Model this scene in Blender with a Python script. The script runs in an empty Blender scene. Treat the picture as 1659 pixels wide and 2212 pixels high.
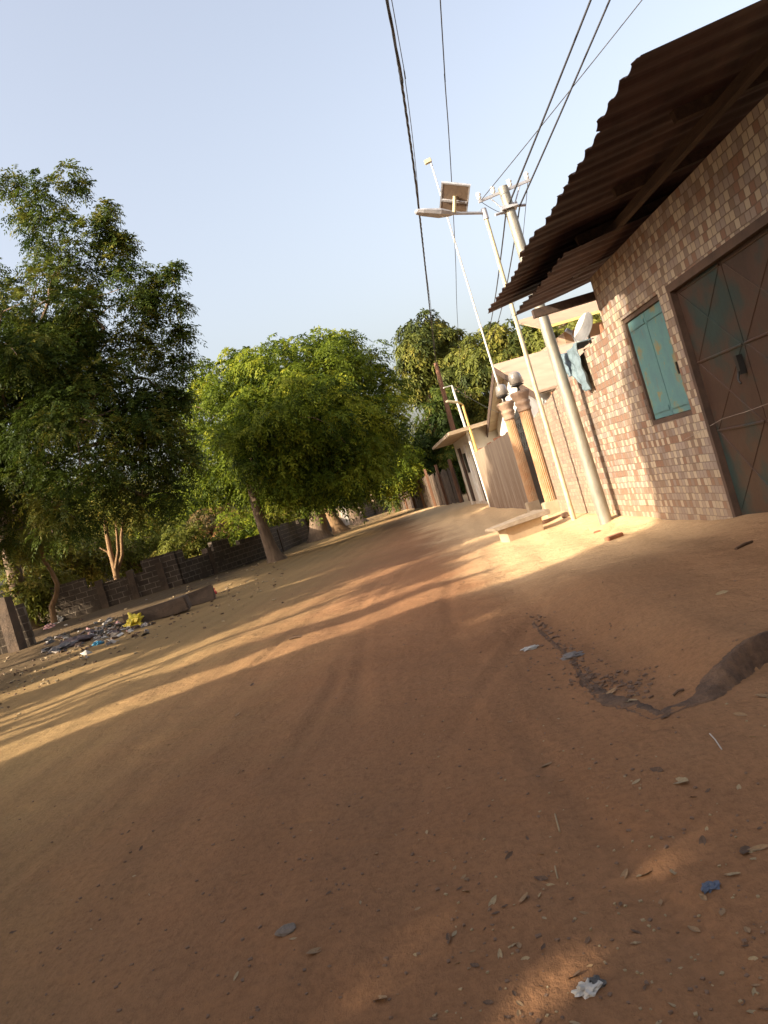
import bpy, bmesh, math, random
import numpy as np
from mathutils import Vector, Matrix
random.seed(7); rng = np.random.default_rng(11)
SC = bpy.context.scene; COL = SC.collection
# ---------------------------------------------------------------- camera, sky, sun, exposure
W, HH, F = 1659.0, 2212.0, 1742.0       # photograph width/height and focal length in the same unit
EYE = 1.25
roll = math.radians(16.8); VPX, VPY = 955.0, 1037.0
d = Vector((VPX - W/2, HH/2 - VPY, -F)).normalized()
hz = Vector((math.cos(roll), math.sin(roll), 0))
upc = hz.cross(d).normalized(); xc = d.cross(upc).normalized()
Mwc = Matrix((xc, d, upc))               # rows: world axes in camera space -> camera axes as columns in world
cam = bpy.data.objects.new('camera', bpy.data.cameras.new('camera')); COL.objects.link(cam)
cam.matrix_world = Matrix.Translation((0, 0, EYE)) @ Mwc.to_4x4()
cam.data.sensor_fit = 'HORIZONTAL'; cam.data.sensor_width = 36; cam.data.lens = 36*F/W
cam.data.clip_start = .05; cam.data.clip_end = 3000
SC.camera = cam
SUN_EL = math.radians(27); SUN_AZ = math.radians(58)      # light travels towards (sin az, cos az)
w = bpy.data.worlds.new('World'); SC.world = w; w.use_nodes = True
nt = w.node_tree; nt.nodes.clear()
sky = nt.nodes.new('ShaderNodeTexSky'); sky.sky_type = 'NISHITA'; sky.sun_disc = False
sky.sun_elevation = SUN_EL; sky.sun_rotation = SUN_AZ + math.pi; sky.altitude = 50
sky.air_density = 1.35; sky.dust_density = 7; sky.ozone_density = 1.5
bg = nt.nodes.new('ShaderNodeBackground'); bg.inputs[1].default_value = .15
wo = nt.nodes.new('ShaderNodeOutputWorld')
hs = nt.nodes.new('ShaderNodeHueSaturation'); hs.inputs['Saturation'].default_value = .62
tm = nt.nodes.new('ShaderNodeMix'); tm.data_type = 'RGBA'; tm.blend_type = 'MULTIPLY'; tm.inputs[0].default_value = 1; tm.inputs[7].default_value = (1.02, .98, .985, 1)
nt.links.new(sky.outputs[0], hs.inputs['Color']); nt.links.new(hs.outputs[0], tm.inputs[6]); nt.links.new(tm.outputs[2], bg.inputs[0]); nt.links.new(bg.outputs[0], wo.inputs[0])
sl = bpy.data.lights.new('sun', 'SUN'); sl.energy = 5.0; sl.angle = math.radians(.55); sl.color = (1, .87, .66)
so = bpy.data.objects.new('sun', sl); COL.objects.link(so)
LD = Vector((math.sin(SUN_AZ)*math.cos(SUN_EL), math.cos(SUN_AZ)*math.cos(SUN_EL), -math.sin(SUN_EL)))
so.rotation_euler = LD.to_track_quat('-Z', 'Y').to_euler()
SC.view_settings.view_transform = 'Standard'; SC.view_settings.look = 'None'
SC.view_settings.exposure = 1.28; SC.view_settings.gamma = 1
SC.render.engine = 'CYCLES'

# ---------------------------------------------------------------- placing helpers
def ray(px, py):
    v = cam.matrix_world.to_3x3() @ Vector((px - W/2, HH/2 - py, -F))
    return v / v.y
def at(px, py, y): v = ray(px, py)*y; return Vector((v.x, v.y, v.z + EYE))
def atz(px, py, z=0.0): v = ray(px, py); t = (z - EYE)/v.z; return Vector((v.x*t, v.y*t, z))
WA, WB = 2.33 + .085*9.87, -.085        # street wall plane x = WA + WB*y
def wx(y): return WA + WB*y
def onwall(px, py, off=0.0):            # hit on plane x = wx(y)+off
    v = ray(px, py); t = (WA + off)/(v.x - WB); return Vector((v.x*t, v.y*t, v.z*t + EYE))

# ---------------------------------------------------------------- object helpers
def link(name, me, mat=None, parent=None, loc=None, rz=0.0):
    o = bpy.data.objects.new(name, me); COL.objects.link(o)
    if mat is not None and me is not None:
        for m in (mat if isinstance(mat, (list, tuple)) else [mat]): me.materials.append(m)
    if parent is not None: o.parent = parent
    if loc is not None: o.location = loc
    if rz: o.rotation_euler = (0, 0, rz)
    return o
def tag(o, label=None, cat=None, group=None, kind=None):
    if label: o['label'] = label
    if cat: o['category'] = cat
    if group: o['group'] = group
    if kind: o['kind'] = kind
    return o
def empty(name, loc=(0, 0, 0), rz=0.0, label=None, cat=None, group=None):
    o = bpy.data.objects.new(name, None); COL.objects.link(o); o.location = loc
    o.rotation_euler = (0, 0, rz); o.empty_display_size = .2
    return tag(o, label, cat, group)
def arr_mesh(name, V, Q, smooth=False, tint=None):
    V = np.asarray(V, dtype=np.float32); Q = np.asarray(Q, dtype=np.int32)
    me = bpy.data.meshes.new(name); k = Q.shape[1]
    me.vertices.add(len(V)); me.vertices.foreach_set('co', V.ravel())
    me.loops.add(Q.size); me.loops.foreach_set('vertex_index', Q.ravel())
    me.polygons.add(len(Q)); me.polygons.foreach_set('loop_start', np.arange(0, Q.size, k, dtype=np.int32))
    me.polygons.foreach_set('loop_total', np.full(len(Q), k, dtype=np.int32))
    if smooth: me.polygons.foreach_set('use_smooth', np.ones(len(Q), dtype=bool))
    me.update(calc_edges=True)
    if tint is not None:
        a = me.attributes.new('tint', 'FLOAT', 'FACE'); a.data.foreach_set('value', np.asarray(tint, dtype=np.float32))
    return me
class MB:
    def __init__(s): s.v = []; s.f = []; s.sm = []
    def add(s, vs, fs, sm=False):
        b = len(s.v); s.v += [tuple(p) for p in vs]; s.f += [tuple(b + i for i in f) for f in fs]; s.sm += [sm]*len(fs); return s
    def box(s, c, size, R=None, jit=0.0):
        vs = []
        for sx, sy, sz in ((-1,-1,-1),(1,-1,-1),(1,1,-1),(-1,1,-1),(-1,-1,1),(1,-1,1),(1,1,1),(-1,1,1)):
            p = Vector((sx*size[0]/2, sy*size[1]/2, sz*size[2]/2))
            if jit: p += Vector([random.uniform(-jit, jit) for _ in range(3)])
            if R is not None: p = R @ p
            vs.append(p + Vector(c))
        return s.add(vs, [(0,3,2,1),(4,5,6,7),(0,1,5,4),(1,2,6,5),(2,3,7,6),(3,0,4,7)])
    def tube(s, pts, rad, n=8, cap=True, jit=0.0):
        pts = [Vector(p) for p in pts]
        if not isinstance(rad, (list, tuple)): rad = [rad]*len(pts)
        vs = []; up = Vector((0, 0, 1)); a = None
        for i, p in enumerate(pts):
            t = (pts[min(i+1, len(pts)-1)] - pts[max(i-1, 0)]).normalized()
            if a is None: a = t.cross(up if abs(t.z) < .9 else Vector((1, 0, 0))).normalized()
            else: a = (a - t*a.dot(t)).normalized()
            b = t.cross(a)
            for k in range(n):
                th = 2*math.pi*k/n; r = rad[i]*(1 + random.uniform(-jit, jit))
                vs.append(p + (a*math.cos(th) + b*math.sin(th))*r)
        fs = [(i*n+k, i*n+(k+1) % n, (i+1)*n+(k+1) % n, (i+1)*n+k) for i in range(len(pts)-1) for k in range(n)]
        s.add(vs, fs, True)
        if cap:
            m = len(pts)-1
            s.add([vs[k] for k in range(n)], [tuple(range(n-1, -1, -1))]); s.add([vs[m*n+k] for k in range(n)], [tuple(range(n))])
        return s
    def lathe(s, prof, c=(0, 0, 0), n=24, flute=0.0, nf=0):
        vs = []
        for r, z in prof:
            for k in range(n):
                th = 2*math.pi*k/n; rr = r*(1 - flute*(.5 + .5*math.cos(nf*th))) if nf else r
                vs.append((c[0] + rr*math.cos(th), c[1] + rr*math.sin(th), c[2] + z))
        fs = [(i*n+k, i*n+(k+1) % n, (i+1)*n+(k+1) % n, (i+1)*n+k) for i in range(len(prof)-1) for k in range(n)]
        fs += [tuple(range(n-1, -1, -1)), tuple((len(prof)-1)*n + k for k in range(n))]
        return s.add(vs, fs, not nf)
    def build(s, name, mat, parent=None, loc=None, rz=0.0, bevel=0.0):
        me = bpy.data.meshes.new(name); me.from_pydata(s.v, [], s.f)
        me.polygons.foreach_set('use_smooth', s.sm); me.update()
        if bevel:
            bm = bmesh.new(); bm.from_mesh(me); bmesh.ops.remove_doubles(bm, verts=bm.verts, dist=1e-5)
            bmesh.ops.bevel(bm, geom=bm.edges[:], offset=bevel, segments=2, affect='EDGES', clamp_overlap=True)
            bm.to_mesh(me); bm.free()
        return link(name, me, mat, parent, loc, rz)

# ---------------------------------------------------------------- materials
def newmat(name):
    m = bpy.data.materials.new(name); m.use_nodes = True; nt = m.node_tree
    return m, nt, nt.nodes['Principled BSDF'], nt.nodes, nt.links
def N(nt, typ, **kw):
    n = nt.nodes.new(typ)
    for k, v in kw.items():
        if k in ('op',): n.operation = v
        elif isinstance(k, str) and k.startswith('i_'): n.inputs[int(k[2:])].default_value = v
        else: setattr(n, k, v)
    return n
def ramp(nt, src, stops, const=False):
    r = nt.nodes.new('ShaderNodeValToRGB'); cr = r.color_ramp
    if const: cr.interpolation = 'CONSTANT'
    while len(cr.elements) < len(stops): cr.elements.new(.5)
    for e, (p, c) in zip(cr.elements, stops): e.position = p; e.color = (*c, 1)
    nt.links.new(src, r.inputs[0]); return r.outputs[0]
def noise(nt, scale, detail=4, rough=.6, vec=None, stretch=None):
    n = nt.nodes.new('ShaderNodeTexNoise'); n.inputs['Scale'].default_value = scale
    n.inputs['Detail'].default_value = detail; n.inputs['Roughness'].default_value = rough
    if vec is None:
        tc = nt.nodes.new('ShaderNodeTexCoord'); vec = tc.outputs['Object']
    if stretch:
        mp = nt.nodes.new('ShaderNodeMapping'); mp.inputs['Scale'].default_value = stretch
        nt.links.new(vec, mp.inputs[0]); vec = mp.outputs[0]
    nt.links.new(vec, n.inputs['Vector']); return n.outputs['Fac']
def mix(nt, fac, a, b, mode='MIX'):
    m = nt.nodes.new('ShaderNodeMix'); m.data_type = 'RGBA'; m.blend_type = mode
    for s, v in ((m.inputs[0], fac), (m.inputs[6], a), (m.inputs[7], b)):
        if hasattr(v, 'links'): nt.links.new(v, s)
        else: s.default_value = v if not isinstance(v, tuple) else (*v, 1)
    return m.outputs[2]
def math_(nt, op, a, b=0.0, c=0.0):
    m = nt.nodes.new('ShaderNodeMath'); m.operation = op
    for i, v in enumerate((a, b, c)):
        if hasattr(v, 'links'): nt.links.new(v, m.inputs[i])
        else: m.inputs[i].default_value = v
    return m.outputs[0]
def bump(nt, bs, h, strength=.4, dist=.02):
    b = nt.nodes.new('ShaderNodeBump'); b.inputs['Strength'].default_value = strength; b.inputs['Distance'].default_value = dist
    nt.links.new(h, b.inputs['Height']); nt.links.new(b.outputs[0], bs.inputs['Normal'])
def simple(name, c1, c2=None, scale=4, rough=.8, metal=0.0, bmp=0.0, stretch=None, c3=None, bscale=None):
    m, nt, bs, _, L = newmat(name); c2 = c2 or tuple(x*.65 for x in c1)
    f = noise(nt, scale, 6, .65, stretch=stretch)
    st = [(.32, c2), (.62, c1)] + ([(.78, c3)] if c3 else [])
    L.new(ramp(nt, f, st), bs.inputs['Base Color'])
    bs.inputs['Roughness'].default_value = rough; bs.inputs['Metallic'].default_value = metal
    if bmp: bump(nt, bs, noise(nt, bscale or scale*6, 5, .6, stretch=stretch), bmp, .02)
    return m
MAT = {}
MAT['bark'] = simple('bark', (.20, .135, .085), (.09, .06, .04), 3, .95, bmp=.9, stretch=(3, 3, .6), bscale=9)
MAT['barkpale'] = simple('bark_pale', (.25, .145, .065), (.13, .075, .035), 4, .9, bmp=.8, stretch=(3, 3, .6))
MAT['twig'] = simple('twig_bark', (.30, .20, .12), (.12, .08, .05), 8, .9)
MAT['steel'] = simple('galvanised_steel', (.30, .28, .23), (.20, .185, .155), 7, .55, .35, .15, stretch=(1, 1, .4))
MAT['whitepole'] = simple('white_painted_steel', (.72, .70, .62), (.45, .42, .36), 5, .5)
MAT['yellowpole'] = simple('cream_painted_steel', (.46, .42, .29), (.38, .31, .17), 5, .5)
MAT['ochre'] = simple('ochre_painted_steel', (.62, .42, .12), (.45, .28, .08), 5, .55)
MAT['woodpole'] = simple('weathered_wood', (.24, .12, .065), (.12, .06, .035), 5, .9, bmp=.6, stretch=(4, 4, .5))
MAT['cable'] = simple('cable_rubber', (.03, .03, .035), (.02, .02, .02), 5, .6)
MAT['grey'] = simple('grey_metal', (.42, .42, .44), (.3, .3, .32), 9, .5, .2)
MAT['black'] = simple('black_metal', (.03, .028, .026), (.015, .015, .015), 9, .5, .3)
MAT['white'] = simple('white_plaster', (.74, .72, .66), (.60, .56, .50), 2.5, .9, bmp=.15)
MAT['conc'] = simple('old_concrete', (.27, .21, .15), (.17, .125, .085), 5, .95, bmp=.6, bscale=30)
MAT['darkconc'] = simple('dark_concrete', (.10, .066, .042), (.05, .034, .023), 3, .95, bmp=.9, bscale=16)
MAT['brick'] = simple('broken_brick', (.34, .15, .08), (.2, .09, .05), 6, .95, bmp=.5)
MAT['rag'] = simple('rag', (.3, .26, .22), (.17, .14, .12), 9, .9)
MAT['glass'] = None

def leafmat(name, dark, lite, warm, trans=.35):
    m, nt, bs, _, L = newmat(name)
    a = nt.nodes.new('ShaderNodeAttribute'); a.attribute_name = 'tint'
    c = ramp(nt, a.outputs['Fac'], [(0, dark), (.55, lite), (1, warm)])
    L.new(c, bs.inputs['Base Color']); bs.inputs['Roughness'].default_value = .55
    bs.inputs['Specular IOR Level'].default_value = .12
    t = nt.nodes.new('ShaderNodeBsdfTranslucent'); L.new(c, t.inputs[0])
    ms = nt.nodes.new('ShaderNodeMixShader'); ms.inputs[0].default_value = trans
    L.new(bs.outputs[0], ms.inputs[1]); L.new(t.outputs[0], ms.inputs[2])
    L.new(ms.outputs[0], nt.nodes['Material Output'].inputs[0]); return m
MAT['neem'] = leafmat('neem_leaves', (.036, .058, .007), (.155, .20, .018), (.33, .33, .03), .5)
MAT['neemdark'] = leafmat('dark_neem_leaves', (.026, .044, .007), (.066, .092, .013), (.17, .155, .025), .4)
MAT['mango'] = leafmat('mango_leaves', (.03, .042, .010), (.11, .12, .02), (.21, .185, .035), .25)
MAT['scrub'] = leafmat('scrub_leaves', (.07, .085, .015), (.16, .165, .025), (.26, .20, .035), .4)
MAT['redscrub'] = leafmat('rusty_scrub_leaves', (.10, .08, .03), (.22, .13, .05), (.34, .16, .06))

# ground: red laterite dust, paler sand with the sunlit patch painted in by the walls, greyer verge on the left
def ground_material():
    m, nt, bs, _, L = newmat('laterite_dust')
    tc = nt.nodes.new('ShaderNodeTexCoord'); ob = tc.outputs['Object']
    sp = nt.nodes.new('ShaderNodeSeparateXYZ'); L.new(ob, sp.inputs[0])
    n1 = noise(nt, .35, 6, .6, ob); n2 = noise(nt, 1.6, 8, .7, ob, stretch=(1, .45, 1)); n3 = noise(nt, 30, 6, .75, ob)
    base = ramp(nt, n1, [(.3, (.185, .085, .040)), (.5, (.228, .106, .049)), (.7, (.268, .128, .061))])
    base = mix(nt, math_(nt, 'MULTIPLY', n2, .55), base, (.23, .14, .078))
    # pale sand by the right hand walls, shaped and brightened as the sunlit patch
    n4 = noise(nt, .9, 4, .6, ob)
    ex = math_(nt, 'ADD', sp.outputs[0], math_(nt, 'MULTIPLY', sp.outputs[1], .085))
    ex = math_(nt, 'ADD', ex, math_(nt, 'MULTIPLY', n4, 1.6))
    mr = nt.nodes.new('ShaderNodeMapRange'); mr.interpolation_type = 'SMOOTHSTEP'
    for i, v in ((1, 1.2), (2, 2.7), (3, 0), (4, 1)): mr.inputs[i].default_value = v
    L.new(ex, mr.inputs[0])
    yr = nt.nodes.new('ShaderNodeMapRange'); yr.interpolation_type = 'SMOOTHSTEP'
    for i, v in ((1, 6.0), (2, 9.6), (3, .12), (4, .9)): yr.inputs[i].default_value = v
    L.new(sp.outputs[1], yr.inputs[0])
    base = mix(nt, math_(nt, 'MULTIPLY', mr.outputs[0], yr.outputs[0]), base, (.58, .40, .22))
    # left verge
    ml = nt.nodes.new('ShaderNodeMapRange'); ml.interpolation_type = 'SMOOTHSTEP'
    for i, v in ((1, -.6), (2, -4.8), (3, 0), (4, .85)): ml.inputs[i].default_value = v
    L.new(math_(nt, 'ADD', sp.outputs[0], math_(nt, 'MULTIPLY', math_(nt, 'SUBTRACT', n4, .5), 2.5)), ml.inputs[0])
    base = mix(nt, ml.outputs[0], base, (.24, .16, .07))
    dk = nt.nodes.new('ShaderNodeMapRange'); dk.interpolation_type = 'SMOOTHSTEP'  # darker dirt along the left wall, with the wall's shade painted into it
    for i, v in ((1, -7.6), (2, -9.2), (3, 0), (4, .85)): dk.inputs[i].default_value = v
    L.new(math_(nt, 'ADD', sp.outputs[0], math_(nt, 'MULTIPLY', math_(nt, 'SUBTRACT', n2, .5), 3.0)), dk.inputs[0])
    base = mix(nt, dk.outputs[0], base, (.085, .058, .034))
    # pebbles and dark specks
    vo = nt.nodes.new('ShaderNodeTexVoronoi'); vo.inputs['Scale'].default_value = 26; L.new(ob, vo.inputs[0])
    spk = math_(nt, 'LESS_THAN', vo.outputs['Distance'], .11)
    pick = math_(nt, 'GREATER_THAN', nt.nodes.new('ShaderNodeSeparateColor').outputs[0], .0)
    sc = nt.nodes.new('ShaderNodeSeparateColor'); L.new(vo.outputs['Color'], sc.inputs[0])
    pick = math_(nt, 'GREATER_THAN', sc.outputs[0], .8)
    base = mix(nt, math_(nt, 'MULTIPLY', math_(nt, 'MULTIPLY', spk, pick), .65), base, (.12, .07, .045))
    base = mix(nt, .6, base, ramp(nt, n3, [(.3, (.62, .60, .58)), (.52, (1, 1, 1)), (.75, (1.25, 1.22, 1.2))]), 'MULTIPLY')
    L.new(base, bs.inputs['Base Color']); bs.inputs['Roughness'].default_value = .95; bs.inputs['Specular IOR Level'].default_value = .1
    # tyre drifts + grain bump
    wv = nt.nodes.new('ShaderNodeTexWave'); wv.bands_direction = 'X'; wv.inputs['Scale'].default_value = .55; wv.inputs['Distortion'].default_value = 7
    wv.inputs['Detail'].default_value = 4; wv.inputs['Detail Scale'].default_value = .5
    mp = nt.nodes.new('ShaderNodeMapping'); mp.inputs['Scale'].default_value = (1, .12, 1); mp.inputs['Rotation'].default_value = (0, 0, .25)
    L.new(ob, mp.inputs[0]); L.new(mp.outputs[0], wv.inputs[0])
    h = math_(nt, 'ADD', math_(nt, 'MULTIPLY', wv.outputs['Fac'], .6), math_(nt, 'MULTIPLY', n3, .22))
    h = math_(nt, 'ADD', h, math_(nt, 'MULTIPLY', noise(nt, 6, 6, .7, ob, stretch=(1, .6, 1)), .9))
    v2 = nt.nodes.new('ShaderNodeTexVoronoi'); v2.feature = 'SMOOTH_F1'; v2.inputs['Scale'].default_value = 3.4
    jw = nt.nodes.new('ShaderNodeVectorMath'); jw.operation = 'MULTIPLY_ADD'; L.new(noise(nt, 2.5, 4, .6, ob), jw.inputs[0]); jw.inputs[1].default_value = (.9, .6, 0); L.new(ob, jw.inputs[2]); L.new(jw.outputs[0], v2.inputs[0])
    h = math_(nt, 'ADD', h, math_(nt, 'MULTIPLY', v2.outputs['Distance'], .9))
    h = math_(nt, 'ADD', h, math_(nt, 'MULTIPLY', noise(nt, 110, 3, .7, ob), .06))
    bump(nt, bs, h, .8, .035)
    return m
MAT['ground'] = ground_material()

def tile_material(name, tw, th, cols, grout, wear=.5, shift=.5):
    """glazed mosaic of tw x th metre tiles, one random colour each (local X along the wall, Z up)"""
    m, nt, bs, _, L = newmat(name)
    tc = nt.nodes.new('ShaderNodeTexCoord'); sp = nt.nodes.new('ShaderNodeSeparateXYZ'); L.new(tc.outputs['Object'], sp.inputs[0])
    wob = noise(nt, 1.4, 3, .5)
    v = math_(nt, 'ADD', math_(nt, 'DIVIDE', sp.outputs[2], th), math_(nt, 'MULTIPLY', wob, .5))
    row = math_(nt, 'FLOOR', v)
    off = math_(nt, 'MULTIPLY', math_(nt, 'MODULO', row, 2), shift)
    u = math_(nt, 'ADD', math_(nt, 'DIVIDE', sp.outputs[0], tw), off); cu = math_(nt, 'FLOOR', u)
    cb = nt.nodes.new('ShaderNodeCombineXYZ'); L.new(cu, cb.inputs[0]); L.new(row, cb.inputs[1])
    wn = nt.nodes.new('ShaderNodeTexWhiteNoise'); wn.noise_dimensions = '2D'; L.new(cb.outputs[0], wn.inputs[0])
    cb2 = nt.nodes.new('ShaderNodeCombineXYZ'); L.new(math_(nt, 'MODULO', cu, 2), cb2.inputs[0]); L.new(math_(nt, 'MODULO', row, 3), cb2.inputs[1]); cb2.inputs[2].default_value = 3.7
    wn2 = nt.nodes.new('ShaderNodeTexWhiteNoise'); wn2.noise_dimensions = '3D'; L.new(cb2.outputs[0], wn2.inputs[0])
    wsel = math_(nt, 'GREATER_THAN', math_(nt, 'FRACT', math_(nt, 'MULTIPLY', wn.outputs['Value'], 7.31)), .5)
    mv = nt.nodes.new('ShaderNodeMix'); L.new(wsel, mv.inputs[0]); L.new(wn.outputs['Value'], mv.inputs[2]); L.new(wn2.outputs['Value'], mv.inputs[3])
    k = len(cols); c = ramp(nt, mv.outputs[0], [(i/k, cc) for i, cc in enumerate(cols)], True)
    fu = math_(nt, 'ABSOLUTE', math_(nt, 'SUBTRACT', math_(nt, 'FRACT', u), .5))
    fv = math_(nt, 'ABSOLUTE', math_(nt, 'SUBTRACT', math_(nt, 'FRACT', v), .5))
    e = math_(nt, 'MAXIMUM', math_(nt, 'MULTIPLY', fu, 1.0), math_(nt, 'MULTIPLY', fv, .98))
    g = nt.nodes.new('ShaderNodeMapRange'); g.inputs[1].default_value = .42; g.inputs[2].default_value = .475; L.new(e, g.inputs[0])
    c = mix(nt, g.outputs[0], c, grout)
    st = noise(nt, 2.2, 6, .7); c = mix(nt, math_(nt, 'MULTIPLY', st, wear), c, (.27, .185, .12))
    # splash of dust low on the wall
    lo = nt.nodes.new('ShaderNodeMapRange'); lo.inputs[1].default_value = .7; lo.inputs[2].default_value = -.1; L.new(sp.outputs[2], lo.inputs[0])
    c = mix(nt, math_(nt, 'MULTIPLY', lo.outputs[0], .35), c, (.34, .23, .14))
    L.new(c, bs.inputs['Base Color']); bs.inputs['Roughness'].default_value = .6; bs.inputs['Specular IOR Level'].default_value = .3
    bump(nt, bs, math_(nt, 'SUBTRACT', 1.0, g.outputs[0]), .5, .012)
    return m
TILES = [(.40, .32, .21), (.22, .155, .115), (.21, .10, .06), (.22, .18, .16), (.43, .35, .24), (.19, .14, .115), (.27, .215, .18), (.18, .115, .08), (.31, .235, .17)]
TILES = [tuple(c_*.78 + .22*(sum(q_)/3)*w_ for c_, w_ in zip(q_, (1.04, .98, .97))) for q_ in TILES]
MAT['tile'] = tile_material('mosaic_tile', .082, .078, TILES, (.12, .085, .065), .35)
MAT['tile2'] = tile_material('small_grey_mosaic_tile', .10, .062, [(.30, .23, .17), (.25, .18, .145), (.34, .27, .20), (.20, .15, .125), (.28, .20, .15)], (.16, .115, .09), .3)

def block_material():
    m, nt, bs, _, L = newmat('mud_block')
    tc = nt.nodes.new('ShaderNodeTexCoord'); sp = nt.nodes.new('ShaderNodeSeparateXYZ'); L.new(tc.outputs['Object'], sp.inputs[0])
    cb = nt.nodes.new('ShaderNodeCombineXYZ'); L.new(sp.outputs[0], cb.inputs[0]); L.new(sp.outputs[2], cb.inputs[1])
    nz = noise(nt, 3, 4, .6)
    ad = nt.nodes.new('ShaderNodeVectorMath'); ad.operation = 'MULTIPLY_ADD'
    L.new(nz, ad.inputs[0]); ad.inputs[1].default_value = (.03, .03, 0); L.new(cb.outputs[0], ad.inputs[2])
    b = nt.nodes.new('ShaderNodeTexBrick'); L.new(ad.outputs[0], b.inputs['Vector']); b.inputs['Scale'].default_value = 1
    b.inputs['Brick Width'].default_value = .42; b.inputs['Row Height'].default_value = .21; b.inputs['Mortar Size'].default_value = .014
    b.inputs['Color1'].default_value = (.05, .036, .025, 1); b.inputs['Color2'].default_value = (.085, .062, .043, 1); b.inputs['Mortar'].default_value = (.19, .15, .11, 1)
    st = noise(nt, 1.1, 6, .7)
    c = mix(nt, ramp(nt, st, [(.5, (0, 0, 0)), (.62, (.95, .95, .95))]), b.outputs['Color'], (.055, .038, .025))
    L.new(c, bs.inputs['Base Color']); bs.inputs['Roughness'].default_value = .98
    bump(nt, bs, math_(nt, 'ADD', math_(nt, 'MULTIPLY', b.outputs['Fac'], -.6), noise(nt, 24, 5, .7)), .8, .03)
    return m
MAT['block'] = block_material()

def streaked(name, top, low, streak):
    m, nt, bs, _, L = newmat(name)
    tc = nt.nodes.new('ShaderNodeTexCoord'); sp = nt.nodes.new('ShaderNodeSeparateXYZ'); L.new(tc.outputs['Object'], sp.inputs[0])
    a = noise(nt, 1.5, 8, .72, stretch=(2.4, 2.4, .3)); b = noise(nt, 3, 5, .6, stretch=(.5, .5, 2.2))
    g = nt.nodes.new('ShaderNodeMapRange'); g.inputs[1].default_value = 1.9; g.inputs[2].default_value = .4
    L.new(math_(nt, 'ADD', sp.outputs[2], math_(nt, 'MULTIPLY', b, .8)), g.inputs[0])
    c = mix(nt, g.outputs[0], top, low); c = mix(nt, ramp(nt, a, [(.45, (0, 0, 0)), (.66, (.9, .9, .9))]), c, streak)
    L.new(c, bs.inputs['Base Color']); bs.inputs['Roughness'].default_value = .93; bump(nt, bs, noise(nt, 20, 5, .6), .3, .02); return m
MAT['streak'] = streaked('weathered_render', (.24, .175, .12), (.15, .09, .055), (.33, .26, .19))
MAT['palewall'] = streaked('peeling_whitewash', (.60, .55, .47), (.42, .33, .25), (.68, .64, .56))

def corrugate_mat(name, c1, c2):
    m, nt, bs, _, L = newmat(name)
    a = noise(nt, 1.6, 7, .7, stretch=(.5, 2, 1)); L.new(ramp(nt, a, [(.35, c2), (.6, c1)]), bs.inputs['Base Color'])
    bs.inputs['Roughness'].default_value = .75; bs.inputs['Metallic'].default_value = .15
    bump(nt, bs, noise(nt, 25, 4, .6), .15, .01); return m
MAT['rust'] = corrugate_mat('rusty_iron_sheet', (.070, .034, .030), (.034, .015, .016))
MAT['roofpink'] = simple('dusty_pink_roof_sheet', (.42, .29, .20), (.35, .235, .16), 1.6, .8, bmp=.1)
MAT['beam'] = simple('dark_roof_timber', (.07, .042, .03), (.035, .022, .018), 6, .9, bmp=.4, stretch=(.4, 3, 3))

def teal_material():
    m, nt, bs, _, L = newmat('peeling_teal_paint')
    a = noise(nt, 2.6, 7, .7); b = noise(nt, 9, 5, .7, stretch=(1, 1, .5))
    c = ramp(nt, a, [(.42, (.075, .165, .18)), (.54, (.085, .195, .195)), (.60, (.18, .17, .09)), (.72, (.24, .16, .08))])
    c = mix(nt, ramp(nt, b, [(.60, (0, 0, 0)), (.72, (.8, .8, .8))]), c, (.16, .13, .09))
    L.new(c, bs.inputs['Base Color']); bs.inputs['Roughness'].default_value = .65; bump(nt, bs, a, .25, .01); return m
MAT['teal'] = teal_material()
def door_material():
    m, nt, bs, _, L = newmat('worn_dark_door_paint')
    a = noise(nt, 1.3, 7, .65); b = noise(nt, 5, 6, .7)
    c = ramp(nt, a, [(.36, (.035, .018, .012)), (.48, (.055, .028, .018)), (.58, (.018, .030, .027)), (.72, (.022, .044, .042))])
    c = mix(nt, ramp(nt, b, [(.6, (0, 0, 0)), (.75, (.6, .6, .6))]), c, (.075, .05, .03))
    L.new(c, bs.inputs['Base Color']); bs.inputs['Roughness'].default_value = .5; bump(nt, bs, b, .3, .01); return m
MAT['door'] = door_material()
MAT['doorframe'] = simple('dusty_door_frame', (.085, .05, .034), (.045, .028, .02), 4, .85, bmp=.3)
MAT['column'] = simple('terracotta_render', (.42, .27, .15), (.38, .19, .085), 5, .85, bmp=.2)
MAT['capital'] = simple('dusty_capital_render', (.34, .23, .155), (.22, .145, .10), 5, .9, bmp=.3)
MAT['cream'] = simple('cream_plaster', (.42, .33, .22), (.32, .23, .15), 3, .9, bmp=.2)
MAT['tan'] = simple('tan_plaster', (.34, .23, .15), (.27, .18, .12), 2, .9)
MAT['yellow'] = simple('yellow_paint', (.62, .50, .18), (.5, .38, .14), 3, .7)
m, nt_, bs, _, L = newmat('frosted_glass'); bs.inputs['Base Color'].default_value = (.27, .235, .20, 1); bs.inputs['Roughness'].default_value = .35
bs.inputs['Transmission Weight'].default_value = .25; L.new(noise(nt_, 30), bs.inputs['Coat Weight']); MAT['glass'] = m
def plain(name, c, r=.6): MAT[name] = simple(name, c, tuple(x*.7 for x in c), 14, r, bmp=.3); return MAT[name]
plain('blue_cloth', (.13, .18, .21)); plain('yellow_plastic', (.62, .48, .03), .45); plain('blue_plastic', (.04, .2, .32), .4)
plain('red_plastic', (.60, .05, .04), .4); plain('white_plastic', (.45, .42, .38), .45); plain('pink_cloth', (.55, .30, .28))
plain('blue_scrap', (.07, .09, .14)); plain('dark_plastic', (.06, .055, .05), .4); plain('purple_cloth', (.08, .055, .055)); plain('grey_plastic', (.16, .14, .13), .6)
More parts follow.
